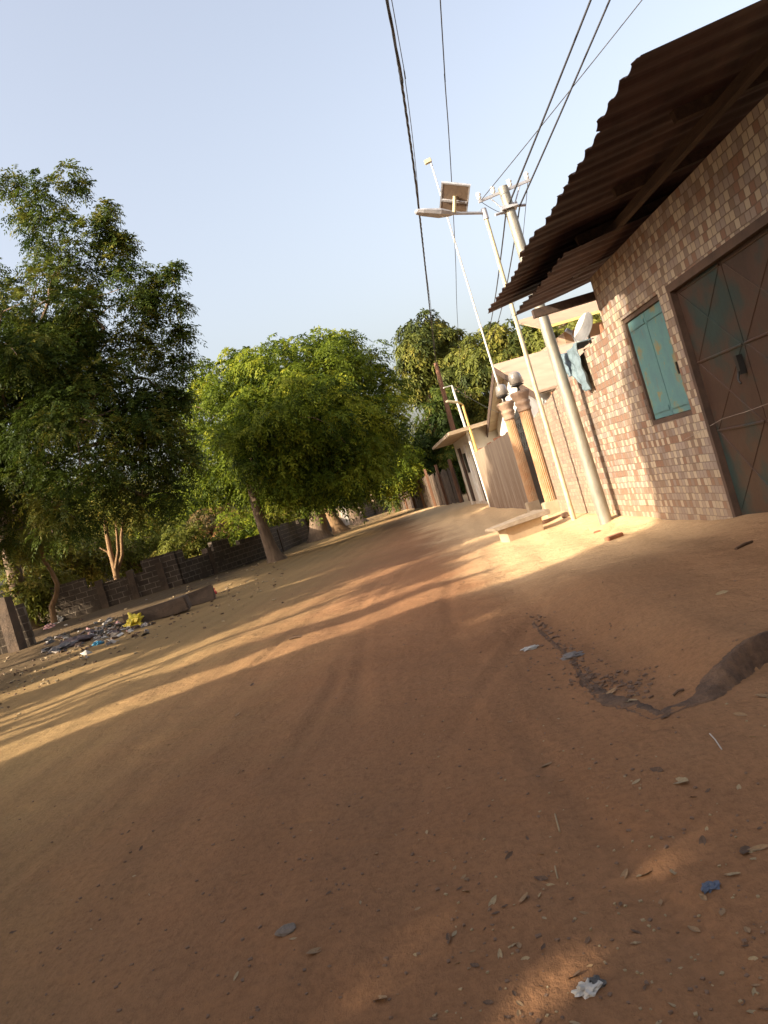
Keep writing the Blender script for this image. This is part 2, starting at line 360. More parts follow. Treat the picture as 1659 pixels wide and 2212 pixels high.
plain('leafdry', (.26, .16, .08), .8); plain('leafpale', (.30, .22, .12), .8); plain('leafbrown', (.10, .055, .03), .8)
plain('stone', (.16, .095, .06), .9); plain('stonegrey', (.16, .125, .10), .9); plain('panelback', (.17, .12, .085), .6)

# ---------------------------------------------------------------- ground
SLAB = [atz(px, py, .13) for px, py in ((1140, 1312), (1185, 1345), (1222, 1378), (1242, 1412), (1295, 1448), (1370, 1468), (1402, 1484), (1440, 1470), (1500, 1450), (1545, 1418), (1600, 1388), (1700, 1345))]
def slab_height(x, y):
    P = np.array([(p.x, p.y) for p in SLAB]); best = np.full(x.shape, 1e9); side = np.zeros(x.shape)
    for a, b in zip(P[:-1], P[1:]):
        dx, dy = b - a; t = np.clip(((x-a[0])*dx + (y-a[1])*dy)/(dx*dx+dy*dy), 0, 1)
        ex = x - (a[0]+t*dx); ey = y - (a[1]+t*dy); dd = np.hypot(ex, ey)
        s = np.sign(dx*(y-a[1]) - dy*(x-a[0])); m_ = dd < best
        best = np.where(m_, dd, best); side = np.where(m_, s, side)
    sd = best*side; L0 = P[0]
    t = np.clip((sd + .02)/.055, 0, 1); h = t*t*(3-2*t)
    fade = np.clip((9.0 - y)/2.8, 0, 1)*np.clip((x + .085*y - 1.0)/.5, 0, 1)
    return .14*h*(fade*fade*(3-2*fade))
def gz(x, y, detail=True):
    x = np.asarray(x, dtype=float); y = np.asarray(y, dtype=float)
    z = .012*np.sin(x*1.3+.6*np.sin(y*.5))*np.cos(y*.7) + .008*np.sin(x*3.1+y*1.7) + .007*np.sin(x*2.2-y*4.1+1) + .004*np.sin(x*9+2*np.sin(y*5))*np.sin(y*8+x*3)
    z = z*np.clip(np.hypot(x, y)/2, 0, 1)
    for x0, sl_, cv, ph in ((-1.9, .10, .5, .3), (-1.0, .02, .35, 1.4), (.15, -.03, .3, 2.2), (-3.0, .16, .4, .9), (-.4, .30, .25, 2.9)):     # tyre ruts
        u = x - (x0 + sl_*(y-3) + cv*np.sin(y*.33+ph)); z = z + (-.011*np.exp(-(u/.06)**2) + .006*np.exp(-((np.abs(u)-.11)/.04)**2))*np.clip((y-1)/1, 0, 1)*np.clip((26-y)/8, 0, 1)*(.55+.45*np.sin(y*1.1+ph*5))
    z += slab_height(x, y)
    e = np.clip((x - (WA + WB*y) + .55)/.5, 0, 1)*np.clip((y-3)/2, 0, 1)*(y < 30); z += .06*e*e     # drift against the right walls
    v = np.clip((-x - 5.5)/6, 0, 1); v = v*v*(3-2*v); z += v*(.12 + .16*np.clip((y-14)/14, 0, 1)*np.clip((60-y)/30, 0, 1))
    z += .75*np.exp(-((x-.6)/2.2)**2 - ((y-54)/3.5)**2)                                  # heap of soil far down the road
    return z
def grow(lo, hi, dlo, dhi, step, k):
    a = list(np.arange(lo, hi, step)); b = [lo]; 
    s = step
    while b[-1] > dlo: s *= k; b.append(b[-1]-s)
    c = [a[-1]]; s = step
    while c[-1] < dhi: s *= k; c.append(c[-1]+s)
    return np.array(sorted(set(b[1:] + a + c[1:])))
xs = grow(-3.0, 4.2, -900, 900, .045, 1.035); ys = grow(2.0, 8.0, -300, 1500, .045, 1.032)
X, Y = np.meshgrid(xs, ys); Z = gz(X, Y)
nx, ny = len(xs), len(ys); idx = np.arange(nx*ny).reshape(ny, nx)
Q = np.stack([idx[:-1, :-1], idx[:-1, 1:], idx[1:, 1:], idx[1:, :-1]], -1).reshape(-1, 4)
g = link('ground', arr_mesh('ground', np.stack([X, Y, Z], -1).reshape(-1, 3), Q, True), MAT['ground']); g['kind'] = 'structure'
def gp(px, py):                      # point on the real ground surface seen at px,py
    z = 0.0
    for _ in range(12):
        p = atz(px, py, z); z = .5*z + .5*float(gz(p.x, p.y))
    return Vector((p.x, p.y, float(gz(p.x, p.y))))

# ---------------------------------------------------------------- foliage
def nrm(a): return a/np.maximum(np.linalg.norm(a, axis=-1, keepdims=True), 1e-6)
def fronds(O, A, Lf, pairs, ll, wd, droop=.5, tint=None):
    n = len(O); A = nrm(A); upv = np.tile((0., 0, 1), (n, 1)) + rng.normal(0, .35, (n, 3)); S = nrm(np.cross(A, upv))
    V = []; T = []
    for k in range(pairs*2 + 1):
        t = (k//2 + 1)/(pairs + .5) if k < pairs*2 else 1.0
        p = O + A*(Lf*t)[:, None]; p[:, 2] -= droop*Lf*t*t
        Ax = nrm(A - np.array((0, 0, 1.))*(2*droop*t))
        if k == pairs*2: dv = Ax
        else: dv = Ax*.55 + S*(1 if k % 2 else -1)
        dv = nrm(dv + rng.normal(0, .18, (n, 3)) - np.array((0, 0, .35)))
        nn = np.cross(Ax, S); wv = nrm(np.cross(dv, nn + rng.normal(0, .3, (n, 3))))
        l = (ll*rng.uniform(.75, 1.2, n))[:, None]; wq = wd*rng.uniform(.8, 1.2, n)[:, None]
        V.append(np.stack([p, p + dv*l*.45 + wv*wq, p + dv*l, p + dv*l*.45 - wv*wq], 1)); T.append(tint)
    V = np.concatenate(V).reshape(-1, 3); return V, np.concatenate(T)
def crown(blobs, dens=1.0, clump=.55, pairs=4, flen=.34, ll=.11, wd=.014, droop=.5, squash=.85, depth=1.0, warm=0.0, fill=.25):
    """blobs: (centre Vector, radius). Clumps over each blob's surface, fronds over each clump."""
    Vs = []; Ts = []; cl = []
    for c, r in blobs:
        nc = max(6, int(dens*4.2*(r/min(clump, r*.55))**2))
        dirs = nrm(rng.normal(0, 1, (nc, 3))); rr = r*(rng.uniform(.35, 1.06, nc)**.55)
        C = np.array(c) + dirs*rr[:, None]*np.array((1, depth, squash)); cr = min(clump, r*.55)*rng.uniform(.55, 1.25, nc)
        for ci, ri in zip(C, cr): cl.append((ci, ri))
        for ci, ri, di in zip(C, cr, dirs):
            n = int(44*(ri/clump)**2) + 7
            dd = nrm(rng.normal(0, 1, (n, 3)) + np.array((0, 0, .25)) + di*.35)
            O = ci + dd*(ri*rng.uniform(.25, .95, n)**.6)[:, None]*np.array((1, 1, .7))
            A = dd + rng.normal(0, .3, (n, 3)) + np.array((0, 0, .1))
            base = rng.uniform(0, .85); ti = np.clip(base + rng.normal(0, .16, n) + warm, 0, 1)
            v, t = fronds(O, A, flen*rng.uniform(.65, 1.25, n), pairs, ll, wd, droop, ti); Vs.append(v); Ts.append(t)
    V = np.concatenate(Vs); return V, np.arange(len(V)).reshape(-1, 4), np.concatenate(Ts), cl
def limb(mb, a, b, r0, r1, seg=6, wob=.12, n=7):
    a = Vector(a); b = Vector(b); L_ = (b-a).length; pts = []; rad = []
    side = Vector((random.uniform(-1, 1), random.uniform(-1, 1), .2))*wob*L_
    for i in range(seg+1):
        t = i/seg; pts.append(a.lerp(b, t) + side*math.sin(t*math.pi)*.6 + Vector((0, 0, 1))*(.12*L_*math.sin(t*math.pi)) + Vector([random.uniform(-1, 1)*wob*.12*L_ for _ in range(3)])*(0 < i < seg))
        rad.append(r0 + (r1-r0)*t**.8)
    mb.tube(pts, rad, n, jit=.06); return pts
def make_tree(name, base, trunk_h, r0, blobs, mat, bark, label, cat='tree', group=None, lean=(0, 0), nlimb=9, ncl=22, **kw):
    root = empty(name, base, 0, label, cat, group); B = Vector(base)
    mb = MB(); top = Vector((lean[0], lean[1], trunk_h)); pts = []; rad = []
    for i in range(9):
        t = i/8; pts.append(Vector((lean[0]*t**1.3 + .06*math.sin(t*5+r0*9), lean[1]*t, -.15 + (trunk_h+.15)*t)))
        rad.append(r0*(1 + .9*math.exp(-t*trunk_h/.35) - .25*t))
    mb.tube(pts, rad, 14, jit=.07)
    rel = [(Vector(c) - B, r) for c, r in blobs]; gaps = kw.pop('gaps', None)
    V, Qf, T, cl = crown([(c, r) for c, r in rel], **kw)
    if gaps:                                             # leaves cut away along sun rays to light chosen spots
        cen = V.reshape(-1, 4, 3).mean(1) + np.array(B); keep = np.ones(len(cen), bool); D = np.array(LD)
        for p, gr in gaps:
            q = cen - np.array(p); q -= (q @ D)[:, None]*D; keep &= np.linalg.norm(q, axis=1) > gr
        V = V.reshape(-1, 4, 3)[keep].reshape(-1, 3); T = T[keep]; Qf = np.arange(len(V)).reshape(-1, 4)
    ends = sorted(rel, key=lambda q: -q[1])[:nlimb]
    for c, r in ends:
        st = pts[-1] + Vector((0, 0, -random.uniform(0, .18)*trunk_h))
        lp = limb(mb, st, c, r0*.5, r0*.13, 7, .1, 8)
        sub = [q for q in cl if (Vector(q[0]) - c).length < r*1.25]; random.shuffle(sub)
        for q, _ in sub[:max(3, int(ncl*r/sum(x[1] for x in ends)*2.2))]:
            limb(mb, lp[random.randint(3, 7)], q, r0*.13, .012, 4, .1, 5)
    mb.build('trunk', bark, root)
    link('crown', arr_mesh('crown', V, Qf, False, T), mat, root)
    return root
def PB(lst, y): return [(at(px, py, y + dy), r/F*(y+dy)) for px, py, r, dy in lst]

# near neem at the left edge of the picture
y1 = 23
T1 = PB([(105, 650, 110, 0), (60, 870, 190, 0), (225, 710, 92, -.6), (285, 820, 100, .5), (300, 960, 100, 0), (170, 930, 150, -1.5), (200, 560, 60, 0), (115, 505, 50, 0),
         (100, 420, 38, 0), (160, 385, 26, 0), (10, 385, 26, .5), (55, 465, 22, .3), (235, 500, 22, 0), (285, 600, 26, 0), (345, 598, 14, 0), (318, 640, 18, 0), (345, 730, 40, .2), (365, 870, 34, 0),
         (-130, 800, 180, 1), (-110, 690, 100, 1), (-140, 1000, 180, 0), (265, 530, 20, 0), (372, 585, 12, 0), (225, 455, 16, 0), (398, 720, 12, 0), (385, 860, 18, 0), (350, 920, 30, 0), (325, 655, 18, 0), (310, 1070, 70, .3), (160, 1090, 80, -1), (20, 1110, 75, 1.5), (380, 660, 15, 0), (395, 785, 16, 0), (370, 1000, 45, 0),
         (-60, 720, 160, -3), (90, 800, 130, 3)], y1)
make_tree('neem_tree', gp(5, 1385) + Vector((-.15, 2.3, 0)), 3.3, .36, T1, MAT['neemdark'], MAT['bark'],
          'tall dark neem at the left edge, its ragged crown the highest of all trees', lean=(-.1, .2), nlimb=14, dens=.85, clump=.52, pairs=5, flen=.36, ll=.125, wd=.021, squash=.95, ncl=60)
y2 = 35
T2 = PB([(630, 930, 150, 0), (500, 900, 105, -.8), (470, 1010, 70, -.5), (760, 900, 110, .8), (620, 830, 110, -1), (720, 800, 75, .5), (540, 820, 62, 0), (600, 1010, 105, -2.6), (740, 1010, 95, -2),
         (700, 740, 26, 0), (745, 740, 24, .6), (660, 755, 30, -.3), (590, 760, 30, 0), (500, 790, 30, 0), (805, 770, 30, .7), (815, 850, 46, 1), (440, 800, 18, 0), (440, 850, 42, 0), (425, 950, 40, -.2),
         (650, 900, 120, -3), (830, 960, 46, 1), (540, 1020, 60, -1.5), (690, 1020, 50, -1.5), (620, 1020, 50, -2.5), (480, 1045, 45, -1), (430, 1035, 50, .5), (600, 1020, 60, 2), (575, 1035, 48, -1.5), (510, 1050, 40, -1), (640, 1010, 60, -2.5), (560, 960, 110, -3), (800, 900, 70, -.5), (700, 820, 80, -1.5)], y2)
make_tree('neem_tree', gp(596, 1212), 3.2, .25, T2, MAT['neem'], MAT['bark'],
          'broad bright green neem in the middle, single trunk before the dark block wall', lean=(-.1, -.1), nlimb=12, dens=.85, clump=.62, pairs=3, flen=.42, ll=.19, wd=.030, droop=.7, ncl=70)
for (bx, by, yy, rr, bl, mt, lean, lab) in (
    (692, 1155, 44, .5, [(800, 930, 75, 3), (760, 1000, 70, 2), (700, 1040, 60, 0), (840, 1010, 55, 2)], 'neem', (.3, 0), 'neem tree with a thick dark trunk, next behind the bright green neem tree'),
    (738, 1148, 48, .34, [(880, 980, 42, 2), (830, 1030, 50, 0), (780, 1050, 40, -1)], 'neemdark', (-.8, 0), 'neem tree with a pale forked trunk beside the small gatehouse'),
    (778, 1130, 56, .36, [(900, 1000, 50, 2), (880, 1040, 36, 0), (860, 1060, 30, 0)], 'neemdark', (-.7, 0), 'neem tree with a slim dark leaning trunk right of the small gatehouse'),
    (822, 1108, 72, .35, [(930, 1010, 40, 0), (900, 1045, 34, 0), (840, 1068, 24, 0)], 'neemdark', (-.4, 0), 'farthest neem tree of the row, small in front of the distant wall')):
    b = atz(bx, by, .12); b = at(bx, by, yy); b.z = float(gz(b.x, b.y))
    make_tree('neem_tree', b, 2.9, rr, PB(bl, yy), MAT[mt], MAT['barkpale' if 'pale' in lab else 'bark'], lab, lean=lean, nlimb=4, dens=.9, clump=.75, pairs=3, flen=.5, ll=.22, wd=.036, droop=.7)
# mango trees
def mango(bpx, bpy, y, bl, lab, th, r0=.3, **kw):
    b = at(bpx, bpy, y); b.z = float(gz(b.x, b.y))
    make_tree('mango_tree', b, th, r0, PB(bl, y), MAT[kw.pop('mat', 'mango')], MAT['bark'], lab, nlimb=6, **{**dict(dens=1.0, clump=.8, pairs=3, flen=.38, ll=.36, wd=.055, droop=1.1, squash=1.0), **kw})
mango(975, 1068, 58, [(925, 760, 60, 0), (920, 720, 38, 0), (890, 810, 34, 0), (960, 740, 36, 0), (950, 820, 40, 1), (900, 845, 18, 0)], 'tall mango tree with a round sunlit top left of the wooden utility pole', 6)
mango(1030, 1068, 52, [(1050, 760, 55, 0), (1040, 840, 62, 0), (1010, 800, 45, 0), (1080, 720, 32, 0), (1000, 900, 45, 0), (1040, 910, 50, 1), (985, 960, 30, 0), (1010, 975, 25, 0), (1090, 790, 40, 2)], 'big sunlit mango tree behind the street lamps and the gabled house', 5)
mango(962, 1072, 50, [(945, 900, 40, 0), (950, 950, 50, 0), (930, 1000, 45, 0), (975, 1010, 45, 0), (915, 1030, 30, 0), (960, 860, 25, 0), (985, 1000, 40, 0), (950, 1040, 30, 0), (905, 1000, 40, 0)], 'dark shaded mango tree low behind the wooden utility pole', 2.2, r0=.35, mat='neemdark')  # darker leaf colour stands in for the shade on this crown
mango(1190, 1010, 46, [(1140, 735, 30, 0), (1185, 745, 40, 0), (1240, 745, 40, 0), (1300, 720, 50, 0), (1130, 770, 24, 0), (1240, 690, 28, 6), (1190, 690, 14, 6), (1100, 775, 25, 0)], 'mango tree showing as a band of leaves above the pink roof', 4)
# scrub and small trees behind the left wall
scr = [(30, 1150, 70, 34, 'scrub', 'yellow green scrub bush behind the far left wall end'), (60, 1250, 55, 30, 'scrub', 'low leafy bush filling the gap in the wall'),
       (160, 1190, 60, 36, 'scrub', 'yellow green bush between the two thin trunks behind the wall'), (290, 1160, 60, 38, 'scrub', 'bush right of the forked sapling behind the wall'),
       (360, 1120, 55, 42, 'neem', 'green bush behind the wall below the gap between the two largest crowns'), (455, 1130, 52, 42, 'redscrub', 'rusty brown leaved bush behind the block wall'),
       (515, 1150, 42, 40, 'neem', 'dark green bush right of the rusty bush behind the wall'), (560, 1100, 40, 44, 'scrub', 'pale bush showing left of the bright neem trunk'),
       (640, 1105, 34, 50, 'scrub', 'pale bush showing right of the bright neem trunk'), (780, 1080, 26, 90, 'scrub', 'sunlit bush above the distant wall beside the gatehouse'),
       (230, 1090, 60, 48, 'scrub', 'tall pale bush far behind the forked sapling'), (100, 1060, 70, 50, 'scrub', 'tall pale thicket tree far behind the dark neem crown')]
scr += [(20, 1110, 80, 42, 'scrub', 'tall scrub seen under the left edge of the dark neem crown'), (170, 1120, 60, 45, 'neem', 'tall green thicket tree above the crooked sapling'),
        (330, 1060, 60, 52, 'scrub', 'tall pale thicket tree left of the broad bright neem'), (400, 1180, 45, 36, 'scrub', 'low bush topping the block wall left of the rusty bush'),
        (420, 1070, 50, 50, 'neem', 'green thicket tree below the left side of the broad neem crown')]
for px, py, r, y, mt, lab in scr:
    b = at(px, py+60, y); b.z = float(gz(b.x, b.y)); c = at(px, py, y); R_ = r/F*y
    bl = [(c, R_), (c + Vector((R_*.7, .3, -R_*.5)), R_*.6), (c + Vector((-R_*.7, 0, -R_*.4)), R_*.6), (c + Vector((0, 0, -R_)), R_*.7)]
    make_tree('bush', b, max(.5, (c.z-b.z)*.4), .07, bl, MAT[mt], MAT['twig'], lab, 'bush', 'bushes behind the left wall', nlimb=4, dens=1.0, clump=.8, pairs=3, flen=.45, ll=.22, wd=.035, droop=.6)
def stem_tree(name, paths, leafc, mat, lab):
    root = empty(name, paths[0][0][0], 0, lab, 'tree'); B = Vector(paths[0][0][0]); mb = MB()
    for pts, r0, r1 in paths: mb.tube([p - B for p in pts], [r0 + (r1-r0)*i/(len(pts)-1) for i in range(len(pts))], 9, jit=.08)
    mb.build('trunk', MAT['barkpale'], root)
    V, Qf, T, _ = crown([(Vector(c)-B, r) for c, r in leafc], dens=.7, clump=.55, pairs=3, flen=.4, ll=.16, wd=.022, droop=.6)
    link('crown', arr_mesh('crown', V, Qf, False, T), mat, root)
pz = lambda L_, y: [at(px, py, y) for px, py in L_]
stem_tree('sapling', [(pz([(255, 1262), (247, 1225), (238, 1190), (230, 1150), (226, 1110)], 32.5), .13, .07), (pz([(252, 1235), (264, 1200), (262, 1160), (268, 1110)], 32.6), .09, .05), (pz([(249, 1228), (255, 1190), (252, 1150), (250, 1120)], 32.4), .06, .04), (pz([(244, 1215), (232, 1192), (215, 1183)], 32.5), .05, .03)],
          PB([(225, 1075, 50, 0), (275, 1085, 45, 0)], 32.5), MAT['scrub'], 'sapling with several orange lit stems forking just above the block wall')
stem_tree('sapling', [(pz([(118, 1345), (112, 1310), (122, 1285), (124, 1262), (112, 1235), (95, 1210), (88, 1180)], 27), .11, .06)],
          PB([(85, 1150, 48, 0), (40, 1165, 40, 0)], 27), MAT['scrub'], 'sapling with one crooked thin trunk rising from the gap in the wall')
GAPS = [(gp(1210, 2110), .12), (gp(850, 2075), .11), (gp(800, 2140), .10), (gp(910, 2010), .08), (gp(1400, 1885), .08), (gp(1490, 1835), .09), (gp(1260, 2150), .11), (gp(1160, 2170), .10)]  # spots kept sunlit by clearing leaves from their sun rays
GAPS += [(Vector(c_), r_) for c_, r_ in (((.7, 9.5, 0), .55), ((1.4, 10.2, 0), .75), ((1.6, 11.6, .2), 1.0), ((1.0, 11.4, 0), .8), ((1.5, 13.2, 0), .9), ((2.2, 14.6, 1.4), .9), ((2.1, 12.8, 1.6), 1.1), ((2.3, 11.2, 1.4), .9), ((2.3, 10.6, .7), .5), ((.3, 12.6, 0), .35), ((1.9, 16.5, 1.9), .6), ((-3.4, 7.9, 0), .5), ((-2.0, 8.6, 0), .5), ((-4.6, 7.2, 0), .5), ((-5.2, 9.6, 0), .55), ((-3.6, 10.0, 0), .42), ((-6.6, 12.2, 0), .6), ((-.5, 9.4, 0), .5), ((-5.8, 7.8, 0), .4), ((-1.2, 10.5, 0), .36), ((-5.4, 12.0, 0), .3), ((-7.4, 14.6, 0), .45), ((-1.9, 12.2, 0), .22))]
# unseen trees inferred from their shade, some added; crowns shaped to steer the sun
def shade(x, y, rad, z, lab, sm=12, main=7):
    bl = [(Vector((x + random.uniform(-1, 1)*rad*.5, y + random.uniform(-1, 1)*rad*.5, z + random.uniform(-.8, 1.3))), rad*.55) for _ in range(main)]
    bl += [(Vector((x + random.uniform(-1, 1)*rad*1.15, y + random.uniform(-1, 1)*rad*1.15, z + random.uniform(-1.6, 1.8))), random.uniform(.25, .55)) for _ in range(sm)]  # small outlying clumps added to streak the sunlight
    make_tree('neem_tree', (x, y, float(gz(x, y))), z*.5, .35, bl, MAT['neemdark'], MAT['bark'], lab, nlimb=6, dens=.75, clump=.6, pairs=3, flen=.5, ll=.22, wd=.045, gaps=GAPS)
shade(3.4, -4.6, 4.4, 6.2, 'wide unseen tree added behind the viewpoint on the hut side for shade')  # added out of view to darken the hut front and near ground
shade(-8.5, -4.6, 4.2, 5.4, 'shade neem standing behind the viewpoint, nearest to the road')
shade(-13.5, -4.0, 4.0, 6.6, 'shade neem standing behind the viewpoint, left of the other')
shade(-10.5, -11, 4.6, 6.5, 'shade neem standing farthest behind the viewpoint')
shade(-6.6, 1.2, 2.5, 6.6, 'small shade neem left of the viewpoint just outside the picture')
shade(-16, 12.5, 3.6, 7.2, 'shade neem left of the picture edge in line with the wall')
shade(-19.5, 23.2, 3.6, 5.0, 'shade neem beyond the left picture edge shading the block wall')
shade(-11.5, 11.2, 2.9, 7.6, 'shade neem left of the picture edge, behind the smaller one')
shade(-14.2, 3.6, 2.7, 6.2, 'thin open crowned unseen neem added left of the picture edge for dapple', sm=18, main=0)  # added loose clumps that break the sunlit band into streaks
shade(-12.8, 9.8, 1.9, 4.6, 'smaller shade neem left of the picture edge near the road')
shade(-5.2, -1.9, 2.1, 4.9, 'small shade neem closest beside the viewpoint')

# ---------------------------------------------------------------- left block walls
def block_wall(pts, h, lab, pillars, seed, thick=.2, cat='wall'):
    rd = random.Random(seed); root = empty('block_wall', pts[0], 0, lab, cat); O = Vector(pts[0])
    for a, b in zip(pts[:-1], pts[1:]):
        a = Vector(a); b = Vector(b); L_ = (b-a).xy.length; ang = math.atan2(b.y-a.y, b.x-a.x)
        mb = MB(); n = max(1, int(L_/.42)); lv = rd.choice([0, 0, 1]); 
        for i in range(n):
            if rd.random() < .3: lv = rd.choice([0, 0, 0, 1, 1, 2])
            zz0 = a.z + (b.z-a.z)*(i+.5)/n; hh = h - lv*.21 + (.02*rd.random())
            x0 = i*L_/n; mb.box((x0 + L_/n/2, 0, zz0 - a.z + hh/2 - .15), (L_/n, thick + .004*rd.random(), hh + .3))
        mb.build('wall_panel', MAT['block'], root, a - O, ang)
    for k, (t, dz) in enumerate(pillars):
        i = min(int(t), len(pts)-2); p = Vector(pts[i]).lerp(Vector(pts[i+1]), t-i); a = Vector(pts[i]); b = Vector(pts[i+1])
        ang = math.atan2(b.y-a.y, b.x-a.x)
        MB().box((0, 0, (h+dz)/2 - .15), (.26, .30, h + dz + .3), jit=.015).build('pillar', MAT['darkconc'], root, p - O, ang)
    return root
def gl(px, py, y): v = at(px, py, y); return Vector((v.x, v.y, float(gz(v.x, v.y))))
wl = [gl(133, 1349, 29.5), gl(405, 1290, 30.5), gl(590, 1210, 37.5), gl(672, 1160, 50)]
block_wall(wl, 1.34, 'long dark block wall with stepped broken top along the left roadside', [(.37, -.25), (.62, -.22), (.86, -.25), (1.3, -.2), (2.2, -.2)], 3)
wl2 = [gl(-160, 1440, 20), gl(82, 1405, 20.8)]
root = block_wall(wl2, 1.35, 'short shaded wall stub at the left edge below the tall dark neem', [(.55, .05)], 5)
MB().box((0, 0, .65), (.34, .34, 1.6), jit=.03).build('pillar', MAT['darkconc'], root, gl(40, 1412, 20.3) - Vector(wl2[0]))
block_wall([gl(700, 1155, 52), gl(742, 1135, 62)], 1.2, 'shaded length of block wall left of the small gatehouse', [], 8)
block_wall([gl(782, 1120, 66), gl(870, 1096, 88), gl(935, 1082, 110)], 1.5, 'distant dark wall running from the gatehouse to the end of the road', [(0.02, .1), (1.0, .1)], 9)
# gatehouse
b = gl(751, 1141, 60); r_ = empty('gatehouse', b, .1, 'small pale gatehouse with a flat overhanging slab between two dark trunks', 'building')
MB().box((0, .8, .85), (.85, 1.6, 1.9)).build('wall', MAT['cream'], r_, bevel=.01)
MB().box((-.15, .8, 1.90), (1.7, 2.2, .16), jit=.01).build('roof', MAT['white'], r_)
MB().box((.03, -.03, .75), (.45, .05, 1.5)).build('door', MAT['palewall'], r_)
# distant buildings at the end of the road
for (px, py, y, wd_, hh, lab) in ((905, 1083, 120, 6, 2.6, 'pale sunlit shed far away at the end of the road'), (958, 1062, 100, 7, 2.7, 'low far building with a bright pale wall under the dark mango tree'), (868, 1090, 125, 5, 2.5, 'tiny distant pale house left of the far shed')):
    b = gl(px, py, y); r_ = empty('far_house', b, .15, lab, 'building')
    MB().box((0, 0, hh/2), (wd_, 5, hh)).build('wall', MAT['cream'], r_)
    MB().add([(-wd_/2-.4, -3, hh), (wd_/2+.4, -3, hh), (wd_/2+.4, 0, hh+1.1), (-wd_/2-.4, 0, hh+1.1), (-wd_/2-.4, 3, hh), (wd_/2+.4, 3, hh)],
             [(0, 1, 2, 3), (3, 2, 5, 4), (0, 3, 4), (1, 5, 2)]).build('roof', MAT['roofpink'], r_)
    MB().box((.6, -2.53, 1.0), (.9, .06, 2.0)).build('door', MAT['doorframe'], r_)
    MB().box((-1.2, -2.53, 1.5), (.8, .06, .8)).build('window', MAT['black'], r_)

# ---------------------------------------------------------------- street wall, hut
ANG = math.atan2(1, WB)                  # direction of increasing y along the wall
wdir = Vector((WB, 1, 0)).normalized(); wn_ = Vector((-wdir.y, wdir.x, 0)); ulen = math.sqrt(1 + WB*WB)
def wp(y, z=0.0, off=0.0):               # off > 0: towards the road
    return Vector((wx(y), y, z)) + wn_*off
def wall_frame(y, z=0): return wp(y, z), ANG       # local X along the wall (away), local Y towards the road, Z up
YC = 9.75                                # far corner of the hut
pTR = onwall(1500, 830); pWt = onwall(1335, 697); pWb = onwall(1412, 922); pWr = onwall(1497, 893); pDr = onwall(1480, 800)
ZT = pWt.z                               # head height of window and door
Y0, Y1, Y2_ = YC, onwall(1340, 705).y, onwall(1470, 760).y
# window between Ywf (far) and Ywn (near)
YWF = onwall(1372, 800).y; YWN = onwall(1468, 800).y; ZB = onwall(1452, 908).z
YDF = onwall(1512, 850).y; YDN = YDF - 2.0; YEND = 3.9
HW = 3.02
hut = empty('tiled_hut', wp(YC), ANG, 'mosaic tiled hut under a rusty corrugated roof with dark door and teal window', 'building')
def lx(y): return (y - YC)*ulen          # local X of a wall position
mb = MB(); TH = .22
def panel(mb, ya, yb, za, zb, th=TH, dy=0.0): mb.box(((lx(ya)+lx(yb))/2, -th/2 + dy, (za+zb)/2), (abs(lx(ya)-lx(yb)), th, zb-za))
panel(mb, YWF, YC, -.1, ZT); panel(mb, YWN, YWF, -.1, ZB); panel(mb, YDF, YWN, -.1, ZT)
panel(mb, YEND, YC, ZT, HW); panel(mb, YEND, YDN, -.1, ZT)
mb.box((-.11, -2.3, HW/2), (.22, 4.2, HW + .1)); mb.box((lx(YEND)+.11, -2.3, HW/2), (.22, 4.2, HW+.1))
mb.build('wall', MAT['tile'], hut)
win = MB()
for ya, yb, za, zb in ((YWN, YWF, ZT-.05, ZT), (YWN, YWF, ZB, ZB+.05), (YWN, YWN+.05, ZB+.05, ZT-.05), (YWF-.05, YWF, ZB+.05, ZT-.05)): panel(win, ya, yb, za, zb, .14, -.02)
wf = win.build('window', MAT['doorframe'], hut)
ym = (YWN+YWF)/2 + .0
for ya, yb in ((YWN+.055, ym-.006), (ym+.006, YWF-.055)):
    s = MB(); panel(s, ya, yb, ZB+.055, ZT-.055, .03, -.045)
    for zz in (ZB+.14, ZT-.14): panel(s, ya+.03, yb-.03, zz-.025, zz+.025, .012, -.034)
    s.build('shutter', MAT['teal'], wf)
bx = MB(); panel(bx, YWN+.06, YWN+.085, ZB+.42, ZB+.54, .03, -.012); bx.build('latch', MAT['black'], wf)
dr = MB(); panel(dr, YDF-.06, YDF, -.1, ZT, .3, .03); panel(dr, YDN, YDN+.06, -.1, ZT, .3, .03); panel(dr, YDN+.06, YDF-.06, ZT-.07, ZT, .3, .03); panel(dr, YDN+.06, YDF-.06, -.1, .14, .3, .03)
door = dr.build('door', MAT['doorframe'], hut)
yd = (YDF+YDN)/2
for ya, yb in ((yd+.006, YDF-.065), (YDN+.065, yd-.006)):
    s = MB(); panel(s, ya, yb, .145, ZT-.075, .04, -.03)
    xa, xb = lx(ya), lx(yb)
    for za, zb in ((.2, .95), (.95, 1.6), (1.6, ZT-.1)):        # welded lattice of crossed bars
        for p, q in (((xa+.03, za), (xb-.03, zb)), ((xb-.03, za), (xa+.03, zb))):
            s.tube([(p[0], -.03, p[1]), (q[0], -.03, q[1])], .007, 5)
        s.tube([(xa+.02, -.026, zb), (xb-.02, -.026, zb)], .012, 5)
    s.build('door_leaf', MAT['door'], door)
hb = MB(); c = (lx(yd+.1), -.0, 1.45); hb.box(c, (.05, .05, .16)); hb.tube([(c[0], .03, 1.40), (c[0], .05, 1.33), (c[0]-.03, .05, 1.30)], .01, 6); hb.build('padlock', MAT['black'], door)
cr = MB(); pts = [onwall(px, py, -.02) for px, py in ((1478, 950), (1520, 928), (1560, 905), (1610, 890), (1659, 872))]
Mi = hut.matrix_basis.copy(); Mi = Matrix.Translation(wp(YC)) @ Matrix.Rotation(ANG, 4, 'Z'); Mi = Mi.inverted()
